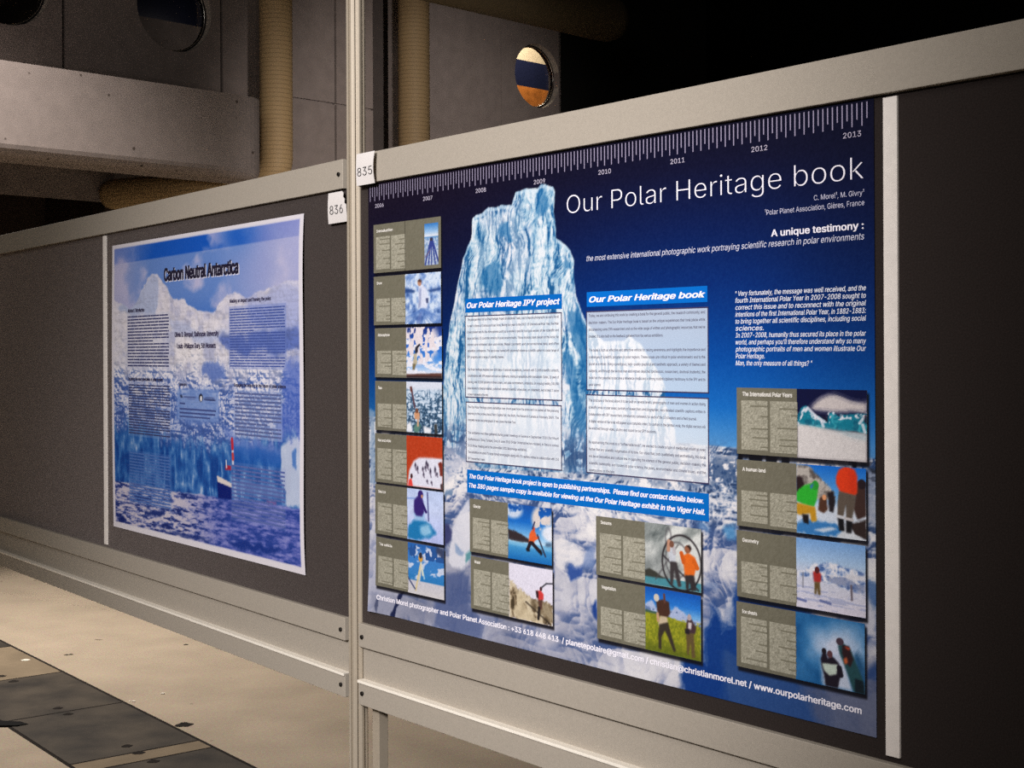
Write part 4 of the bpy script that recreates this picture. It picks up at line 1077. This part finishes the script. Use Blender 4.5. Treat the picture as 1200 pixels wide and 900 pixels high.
            P([(0, .18), (.08, .18), (.12, .3), (.06, .4), (0, .42)], (44, 30, 34)); P([(.04, .36), (.12, .3), (.24, .26), (.32, .34), (.30, .5), (.26, .6), (.12, .58), (0, .54), (0, .42)], (48, 178, 50)); O(.28, .29, .05, .07, (44, 150, 50)); P([(.2, .3), (.26, .26), (.22, .36)], (60, 110, 190)); P([(0, .56), (.28, .6), (.30, .80), (.22, .82), (.2, .7), (.04, .74), (0, .72)], (196, 144, 36)); P([(.08, .72), (.18, .72), (.18, .86), (.1, .84)], (30, 26, 28))
            P([(.34, .46), (.44, .42), (.46, .62), (.4, .68), (.32, .64)], (84, 54, 40)); O(.41, .45, .03, .04, (224, 156, 110)); P([(.46, .38), (.54, .34), (.57, .5), (.54, .66), (.48, .64)], (36, 30, 34)); P([(.88, .2), (1, .18), (1, .66), (.88, .72), (.82, .56)], (66, 46, 42)); O(.94, .22, .06, .07, (40, 30, 36))
            P([(.62, .04), (.72, -.02), (.84, .02), (.88, .12), (.88, .34), (.84, .40), (.64, .36), (.58, .24), (.58, .14)], (226, 62, 28), .02); P([(.74, .02), (.86, .06), (.86, .34), (.8, .36)], (204, 50, 26), .04, a=.6); P([(.62, .34), (.86, .38), (.84, .56), (.8, .74), (.72, .72), (.72, .52), (.68, .72), (.60, .70), (.60, .5)], (96, 84, 74)); P([(.60, .70), (.69, .72), (.70, .9), (.62, .9)], (26, 24, 28)); P([(.72, .72), (.81, .74), (.80, .92), (.72, .92)], (26, 24, 28)); L((.60, .7), (.69, .71), .025, (206, 206, 210)); L((.72, .72), (.81, .73), .025, (196, 190, 190))
        elif kind == 'geo':
            c.c = G(V, [(0, (120, 166, 222)), (.3, (172, 200, 232)), (.5, (206, 210, 226)), (1, (222, 216, 230))])
            m = soft([(0, .5), (.14, .44), (.26, .36), (.44, .30), (.58, .30), (.74, .36), (.88, .36), (1, .38), (1, .68), (.6, .62), (.4, .56), (0, .55)], U + (n3 - .5) * .03, V + (n - .5) * .05, .02); c.mix(m, ramp(ridge(X * .09, Y * .1, 16, 4), [(.42, (78, 108, 166)), (.6, (176, 192, 222)), (.76, (232, 230, 236))])); P([(.44, .5), (.7, .48), (1, .56), (1, .66), (.7, .62), (.46, .56)], (96, 112, 156), .02, .04, .1, .6); P([(.7, .42), (1, .42), (1, .5), (.76, .5)], (222, 220, 228), .03)
            c.mix((V > .66) * (fbm(X * .04, Y * .3, 23, 3) > .60) * .5, (150, 160, 200)); L((0, .88), (.14, .9), .02, (110, 120, 170)); L((.36, .86), (.5, .88), .02, (110, 120, 170)); L((.8, .58), (.81, .78), .01, (110, 100, 110)); L((.1, .5), (.1, .7), .008, (120, 120, 130), .6)
            P([(.25, .46), (.32, .44), (.37, .48), (.37, .58), (.33, .62), (.26, .6)], (176, 50, 46)); O(.31, .43, .035, .05, (90, 40, 40)); P([(.27, .6), (.35, .6), (.36, .78), (.32, .78), (.31, .66), (.30, .78), (.27, .78)], (104, 84, 50))
        elif kind == 'sheets':
            c.c = ramp(fbm(X * .03, Y * .03, 2, 4) * .35 + .65 * (1 - np.clip(np.hypot((U - .62) / .62, (V - .42) / .5), 0, 1)), [(.1, (22, 84, 142)), (.3, (56, 120, 176)), (.5, (130, 170, 210)), (.75, (206, 214, 234))]); P([(.38, .66), (.55, .55), (.7, .5), (.78, .8), (.84, 1), (.4, 1)], (196, 206, 226), .05)
            P([(.84, .5), (.9, .4), (1, .6), (1, 1), (.9, 1)], (40, 88, 130), .05)
            P([(.37, .62), (.40, .52), (.46, .53), (.47, .6), (.52, .54), (.58, .58), (.64, .64), (.66, .8), (.62, 1), (.44, 1), (.42, .86), (.38, .7)], (34, 28, 40)); O(.42, .50, .035, .045, (34, 28, 36)); O(.505, .53, .04, .055, (96, 62, 66)); P([(.39, .68), (.62, .66), (.60, .8), (.5, .84), (.42, .78)], (196, 210, 196)); L((.64, .7), (.66, .8), .06, (34, 28, 40))
            P([(.62, .38), (.7, .33), (.8, .40), (.86, .54), (.98, .82), (1, 1), (.84, 1), (.78, .82), (.7, .62), (.64, .48)], (40, 78, 84)); O(.65, .32, .055, .055, (74, 58, 70)); P([(.68, .36), (.78, .36), (.84, .54), (.8, .66), (.72, .6), (.68, .48)], (50, 32, 36)); P([(.72, .37), (.8, .39), (.78, .42), (.73, .4)], (186, 76, 50)); P([(.70, .56), (.75, .52), (.76, .6), (.72, .64)], (196, 96, 56)); P([(.86, .8), (.98, .82), (1, 1), (.86, 1)], (24, 36, 44))
        elif kind == 'intro':
            c.c = G(V, [(0, (52, 118, 190)), (.2, (150, 186, 222)), (.3, (218, 222, 230)), (.33, (96, 146, 196)), (.42, (130, 160, 196)), (1, (150, 166, 194))]); c.mix((V > .35) * sst(.5, .62, n3) * .7, (206, 212, 226))
            for (a, b) in (((.46, .38), (.05, .98)), ((.48, .38), (.3, .96)), ((.5, .38), (.52, 1)), ((.54, .38), (.78, .96)), ((.56, .38), (.98, .9))): L(a, b, .07, (52, 66, 140))
            P([(.38, .36), (.62, .36), (.58, .42), (.42, .42)], (60, 54, 60)); L((.05, .8), (.4, .66), .03, (120, 96, 110), .6)
        c.c = c.c * (1 + (fbm(X * .5, Y * .5, 15, 3) - .5) * .15)[..., None]
        return c.c
    return fn

def columns(X, Y, x0, x1, y0, y1, seed, intro):
    """speckle of unreadably small print, in two columns with ragged paragraph ends"""
    c = np.zeros(X.shape + (3,)) + np.array(OLIVE, float)
    n = vn(X * .9, Y * .9, seed) * .6 + vn(X * .4 + 5, Y * 1.1, seed + 5) * .4
    c = c + ((n - .46) * 85)[..., None] * np.array((1, .99, .95)) + np.array((42, 42, 41))
    return c

rg_ = np.random.RandomState(5)
for i, (p, rc) in enumerate(zip(PQ, PANELS)):
    x0, x1, y0, y1 = rc; W_, H_ = x1 - x0, y1 - y0; kind = p[6]
    xs = x0 + W_ * .485
    pan = PR.picture('photo_spread', x0, x1, y0, y1, 3.0, lambda X, Y: np.zeros(X.shape + (3,)) + np.array(OLIVE) + ((vn(X * .8, Y * .8, 4) - .5) * 14)[..., None], 2)
    top = {'intro': .26, 'red': .30, 'seaice': .36, 'tripod': .38, 'glacier': .35, 'water': .24, 'seasons': .28, 'wave': .19, 'sheets': .22}.get(kind, .46)
    for k in range(2):
        a0 = x0 + W_ * (.04 + .235 * k); a1 = a0 + W_ * .215
        b0 = y0 + H_ * top; b1 = y0 + H_ * (.93 if k == 0 else .95)
        PR.picture('text_column', a0, a1, b0, b1, 1.5, lambda X, Y: columns(X, Y, a0, a1, b0, b1, i * 2 + k, kind == 'intro'), 3, pan)
        gaps = []
        yy = b0 + H_ * rg_.uniform(.03, .1)
        while yy < b1 - 4:
            fr = rg_.uniform(.15, .8); gaps.append((a1 - (a1 - a0) * fr, a1 + .1, yy, yy + 1.9)); yy += H_ * rg_.uniform(.07, .2)
        if gaps: PR.rects('paragraph_gap', gaps, OLIVE, 4, pan)
    cap = H_ * .062 if kind != 'wave' else H_ * .07
    wcap = {'Introduction': .25, 'Snow': .085, 'Atmosphere': .185, 'Sea': .06, 'Red and white': .20, 'Sea ice': .115, 'The vehicle': .20, 'Glacier': .095, 'Water': .08, 'Seasons': .11, 'Vegetation': .145,
            'The International Polar Years': .40, 'A human land': .19, 'Geometry': .135, 'Ice sheets': .125}[p[5]]
    PR.text('spread_heading', [(p[5], x0 + W_ * .05, x0 + W_ * (.05 + wcap), y0 + H_ * (.125 if kind in ('wave', 'water', 'seasons') else .165), cap * 1.25)], (226, 222, 214), 3, 0, 0, pan, res=2, bold=.025)
    if kind == 'intro':
        px0, px1, py0, py1 = x0 + W_ * .77, x0 + W_ * .965, y0 + H_ * .11, y0 + H_ * .93
        PR.rects('fold_line', [(xs - .7, xs + .7, y0, y1)], (66, 62, 52), 3, pan)
    else: px0, px1, py0, py1 = xs, x1, y0, y1
    f_ = photo(kind)
    PR.picture('photograph', px0, px1, py0, py1, 1.15, lambda X, Y: f_((X - px0) / (px1 - px0), (Y - py0) / (py1 - py0), X, Y), 3, pan)

# ---------------------------------------------------------------- the iceberg poster with a white edge
PL = Poster(BL, 'poster', (133.0, 288.2), 1081, 772, 'smaller poster with a white edge, showing a glacier front, dark sea and a ship',
            lambda u, v: 0.0008 + 0.0055 * sst(.82, 1, u) * (1 - np.abs(2 * v - 1) ** 5) * (0.75 + 0.25 * np.cos(6 * v)) + 0.002 * np.sin(np.pi * np.clip(u, 0, 1)) * np.sin(np.pi * np.clip(v, 0, 1))
            + 0.003 * (1 - sst(0, .12, u)) * np.sin(np.pi * np.clip(v, 0, 1)))
yA = Zq(PL, 100, 230, .25); yB = Zq(PL, 100, 450, .25)
PEAK = yA((138, 490), (170, 505), (215, 525), (235, 505), (262, 450), (290, 395), (312, 364), (340, 372), (362, 400), (385, 425), (410, 475), (432, 478), (455, 480), (490, 500), (530, 540), (560, 548), (610, 535), (640, 500),
          (665, 462), (700, 448), (735, 465), (770, 470), (830, 440), (900, 415), (960, 395), (1040, 392), (1045, 1900), (130, 1900))
def bg_left(X, Y):
    c = Canvas(X, Y); c.r = 2.5
    u, v = X / 1081, Y / 772; P = c.poly
    n = fbm(X * .006, Y * .010, 2, 5); n2 = fbm(X * .03, Y * .04, 7, 5); st = ridge(X * .03, Y * .012, 17, 4); st2 = ridge(X * .018, Y * .03, 27, 5)
    c.c = ramp(n, [(.3, (140, 146, 206)), (.5, (150, 156, 210)), (.7, (176, 176, 218))])
    blue = np.exp(-((u - .42) / .30) ** 2) * np.exp(-((v - .16) / .32) ** 2); c.mix(np.clip(blue * 1.5 * sst(.26, .46, 1 - n), 0, 1), (24, 88, 190))
    c.mix(np.exp(-((u - .70) / .09) ** 2 - ((v - .03) / .07) ** 2) * .9, (24, 90, 192)); c.mix(np.exp(-((u - .42) / .16) ** 2 - ((v - .33) / .08) ** 2), (14, 78, 178)); c.mix(np.exp(-((u - .95) / .13) ** 2 - ((v - .27) / .05) ** 2) * .8, (66, 104, 190)); c.mix(np.exp(-((u - .02) / .09) ** 2 - ((v - .27) / .07) ** 2) * .7, (100, 118, 186))
    # mountain and ice
    x2 = X + (n2 - .5) * 26; y2 = Y + (fbm(X * .03, Y * .04, 19, 5) - .5) * 18
    m = soft(PEAK, x2, y2, 2.5)
    C2 = Canvas(X, Y); C2.r = 3
    C2.c = ramp(n2 * .7 + n * .3, [(.34, (186, 188, 214)), (.48, (218, 214, 224)), (.65, (232, 226, 228))])
    C2.poly(yA((150, 500), (250, 470), (312, 366), (345, 400), (350, 470), (330, 560), (200, 560)), (146, 168, 210), 8, 20, .02, .8)
    C2.poly(yA((390, 560), (440, 590), (560, 640), (680, 620), (690, 660), (560, 690), (420, 650)), (176, 186, 220), 10, 20, .02, .8)
    C2.poly(yA((740, 470), (900, 420), (1045, 400), (1045, 620), (900, 620), (780, 600)), (150, 162, 212), 14, 26, .02, .9)
    C2.poly(yA((620, 655), (700, 630), (760, 670), (850, 640), (940, 610), (1045, 590), (1045, 720), (900, 740), (700, 730), (640, 690)), (74, 98, 176), 8, 22, .02, .9)
    def hg(x, y):
        h = 0; amp = 1.0
        for k, f in enumerate((.012, .026, .055, .11)):
            h = h + amp * (1 - np.abs(2 * vn(x * f + 7 * k + (n2 - .5) * 1.2, y * f * 1.7 + 3 * k, 20 + k) - 1)); amp *= .6
        return h * 34
    h0 = hg(X, Y); gx, gy = (hg(X + 3, Y) - h0) / 3, (hg(X, Y + 3) - h0) / 3
    lit = .5 + ((1 + gx * .5 - gy * .6) / np.sqrt(1 + gx * gx + gy * gy) - .72) * .30 + (n2 - .5) * .3 - .10 * sst(.45, .62, v)
    ice = ramp(lit, [(.34, (62, 96, 178)), (.46, (124, 148, 206)), (.55, (196, 200, 224)), (.66, (230, 226, 232))])
    C2.mix(sst(.36, .44, v + (n2 - .5) * .12) * .85, [0, 0, 0]) if False else None
    k = (sst(.40, .50, v + (n2 - .5) * .14) * .9)[..., None]; C2.c = C2.c * (1 - k) + ice * k; C2.c = C2.c * (1 + (np.clip(lit, 0, 1) - .5) * .35)[..., None]
    C2.poly(yA((560, 790), (600, 765), (650, 800), (670, 850), (600, 870), (560, 840)), (88, 116, 190), 8, 20, .03, .8)
    C2.poly(yB((420, 40), (625, 40), (625, 180), (430, 180)), (104, 134, 200), 14, 20, .03, .7)
    C2.poly(yA((940, 800), (1045, 780), (1045, 1400), (880, 1300)) , (72, 100, 190), 20, 40, .02, .75)
    wall = ramp(st * .6 + n2 * .4, [(.44, (20, 66, 144)), (.58, (36, 92, 168)), (.70, (76, 126, 190)), (.84, (176, 194, 224))])
    k = sst(.635, .70, v + (st - .5) * .10 + (n2 - .5) * .06 + .02 * np.sin(u * 9))[..., None]; C2.c = C2.c * (1 - k) + wall * k
    C2.poly(yB((650, 200), (720, 260), (920, 290), (930, 360), (700, 330)), (110, 134, 204), 10, 20, .03, .7)
    C2.poly(yB((920, 280), (1000, 250), (1035, 300), (1030, 540), (990, 582), (950, 570), (930, 470)), (212, 216, 232), 5, 18, .03, .85); C2.poly(yB((970, 310), (1000, 300), (1000, 400), (980, 390)), (60, 112, 190), 4, 10, .04, .8)
    C2.poly(yB((690, 290), (920, 320), (920, 390), (700, 380)), (34, 92, 178), 8, 12, .03, .7)
    c.mix(m, 0); c.c = c.c + C2.c * m[..., None]
    # sea
    SEA = yB((140, 452), (210, 462), (410, 498), (560, 520), (640, 535), (760, 548), (900, 565), (1050, 592), (1060, 900), (140, 700))
    wv = fbm(X * .030 + Y * .02, Y * .17, 52, 4, .6); d = np.clip((v - .82) / .18, 0, 1)
    sea = ramp(wv, [(.32, (28, 44, 112)), (.41, (62, 80, 148)), (.49, (132, 138, 186)), (.60, (204, 196, 210))])
    rt = sst(.38, .68, u)[..., None]; sea = sea * (1 - rt) + ramp(wv, [(.34, (40, 66, 150)), (.46, (74, 90, 172)), (.6, (106, 114, 190)), (.72, (134, 138, 204))]) * rt
    ms = soft(SEA, X, Y + (n2 - .5) * 8, 2); c.c = c.c * (1 - ms[..., None]) + sea * ms[..., None]
    P(yB((150, 625), (180, 620), (200, 640), (170, 652)), (16, 36, 110), 4, 6, .03); P(yB((660, 742), (760, 740), (900, 765), (930, 785), (840, 795), (700, 765)), (26, 54, 136), 5, 12, .03)
    P(yB((280, 590), (380, 600), (360, 620), (280, 610)), (30, 50, 120), 4, 8, .03); P(yB((340, 680), (400, 690), (600, 730), (560, 740), (380, 705)), (34, 54, 124), 4, 10, .03, .8)
    # ship
    P(yB((620, 428), (690, 470), (690, 542), (626, 535)), (10, 30, 112), 1.5); P(yB((620, 428), (690, 466), (690, 486), (624, 458)), (226, 214, 208), 1.5); P(yB((660, 380), (688, 384), (688, 404), (660, 402)), (168, 40, 62), 1.5); c.line(*yB((664, 360), (666, 390)), 3, (220, 220, 230)); c.line(*yB((693, 262), (696, 372)), 7, (226, 224, 232)); c.line(*yB((692, 262), (694, 300)), 10, (192, 44, 60)); c.line(*yB((695, 330), (696, 350)), 9, (200, 70, 70)); P(yB((850, 545), (900, 552), (900, 566), (855, 562)), (128, 70, 130), 2, a=.7); P(yB((690, 440), (860, 470), (930, 500), (930, 545), (690, 500)), (150, 160, 206), 6, 10, .03, .45)
    # translucent title field and text panels
    ty = PL.q(135, 310.2)[1] + (PL.q(358, 275.2)[1] - PL.q(135, 310.2)[1]) * u
    c.mix(sst(-1.5, 1.5, Y - ty) * (1 - sst(.16, .42, v)) * .42, (214, 208, 226))
    for (bx, col, a) in PANELB:
        x0, x1, y0, y1 = bx; c.mix((X > x0 - 6) & (X < x1 + 6) & (Y > y0 - 4) & (Y < y1 + 4), c.c * 0 + col) if False else c.mix(((X > x0 - 6) & (X < x1 + 6) & (Y > y0 - 4) & (Y < y1 + 4)) * a, col)
    c.c = c.c + ((vn(X * .5, Y * .5, 9) - .5) * 10)[..., None]
    e = np.minimum(np.minimum((X - 15), (1064 - X)), np.minimum((Y - 10) * 1.0, (757 - Y)))
    c.mix(1 - sst(-1.2, 1.2, e), (230, 224, 230))
    return c.c
BLK = [  # corners in the photograph, lines, ink, panel tint, panel strength
 (((150, 369.2), (199, 368), (199, 430.7), (150.7, 430.7)), 17, (62, 64, 104), (196, 200, 222), .35),
 (((270, 361), (335.5, 358), (336, 432), (271, 430)), 22, (64, 82, 150), (112, 132, 200), .40),
 (((151.5, 451), (200, 450), (200.5, 511), (152, 511)), 19, (56, 58, 96), (180, 188, 216), .25),
 (((152.5, 528.7), (200.7, 535), (201, 597), (153, 588)), 17, (74, 106, 168), (96, 130, 194), .30),
 (((276, 459), (331, 461), (330.5, 514), (277, 512.5)), 12, (84, 94, 140), (176, 186, 220), .45),
 (((272.5, 544), (335, 551), (336, 618), (272.5, 610)), 14, (84, 98, 156), (140, 154, 206), .22)]
PANELB = [(PL.rect(*b[0]), b[3], b[4]) for b in BLK]
eb = PL.rect((210, 457), (256, 460), (256, 494), (210.5, 488)); PANELB.append((eb, (128, 156, 212), .6))
PL.picture('sheet', 0, 1081, 0, 772, 2.4, bg_left, 0)
rgl = np.random.RandomState(12)
for (qd, nl, inkc, _, _a) in BLK:
    x0, x1, y0, y1 = PL.rect(*qd); rl = []; d = (y1 - y0) / nl
    for i in range(nl):
        x = x0; end = x1 if (i % 9) != 8 else x0 + (x1 - x0) * rgl.uniform(.4, .8)
        while x < end - 4:
            w_ = min(rgl.uniform(14, 58), end - x); rl.append((x, x + w_, y0 + d * (i + .22), y0 + d * (i + .66))); x += w_ + 2.2
    PL.rects('text_block', rl, inkc, 1)
x0, x1, y0, y1 = eb
PL.rects('text_block', [(x0 + 8, x1 - 8, y0 + (y1 - y0) * .64, y0 + (y1 - y0) * .70), (x0 + 8, x1 - 12, y0 + (y1 - y0) * .78, y0 + (y1 - y0) * .84), (x0 + 8, x1 - 40, y0 + (y1 - y0) * .92, y0 + (y1 - y0) * .97), (x0 + 8, x0 + 40, y0 + (y1 - y0) * .44, y0 + (y1 - y0) * .50)], (64, 76, 128), 1)
def logo(X, Y, x0, x1, y0, y1):
    U, V = (X - x0) / (x1 - x0), (Y - y0) / (y1 - y0); c = Canvas(U, V, X, Y); c.r = .03
    c.c = bg_left(X, Y)
    c.oval(.60, .5, .055, .42, (26, 28, 50)); c.oval(.605, .58, .03, .28, (226, 226, 232))
    c.poly([(.68, .55), (.98, .58), (.98, .76), (.68, .72)], (50, 58, 104)); c.poly([(.02, .3), (.06, .25), (.10, .55), (.06, .66)], (26, 30, 60))
    c.poly([(.13, .42), (.46, .44), (.46, .58), (.13, .56)], (70, 82, 136), a=.8); c.poly([(.22, .64), (.44, .66), (.44, .76), (.22, .74)], (90, 102, 156), a=.7); c.poly([(.72, .38), (.96, .4), (.96, .5), (.72, .48)], (60, 68, 116), a=.8)
    return c.c
lx0, lx1, ly0, ly1 = x0 + 6, x1 - 6, y0 + (y1 - y0) * .06, y0 + (y1 - y0) * .40
PL.picture('sponsor_logo', lx0, lx1, ly0, ly1, 2.0, lambda X, Y: logo(X, Y, lx0, lx1, ly0, ly1), 1)
BLK_ = (34, 30, 48)
tl_ = PL.tline('Carbon Neutral Antarctica', (193, 330), (280.5, 319), 20)
PL.text('title_outline', [(tl_[0], tl_[1] + 3, tl_[2] + 4, tl_[3] + 2.5, tl_[4])], (206, 206, 224), 1, bold=.045)
PL.text('title_text', [tl_], BLK_, 2, bold=.05)
PL.text('author_text', [PL.tline('Olivia D. Rempel, Dalhousie University', (206, 395.5), (257.5, 392.8), 8), PL.tline('Louis-Philippe Gury, 5th Nomads', (209, 408.7), (254.3, 407), 8)], (60, 50, 84), 2, bold=.02)
for t, a, b, h in (('Abstract / Introduction', (150.7, 366), (170, 365.2), 6), ('Making an impact and framing the poles', (270.5, 355), (318.7, 351.4), 6), ('Inspiring the next generation of polar experts', (151.5, 446.5), (192.5, 446), 5.5),
                   ('Sponsors', (211, 452), (220.5, 452), 5), ('Engaging the industry in the future of polar science', (275.7, 453.4), (336.5, 454.4), 5.5)):
    PL.text('section_heading', [PL.tline(t, a, b, h)], (56, 50, 84), 2, bold=.015)
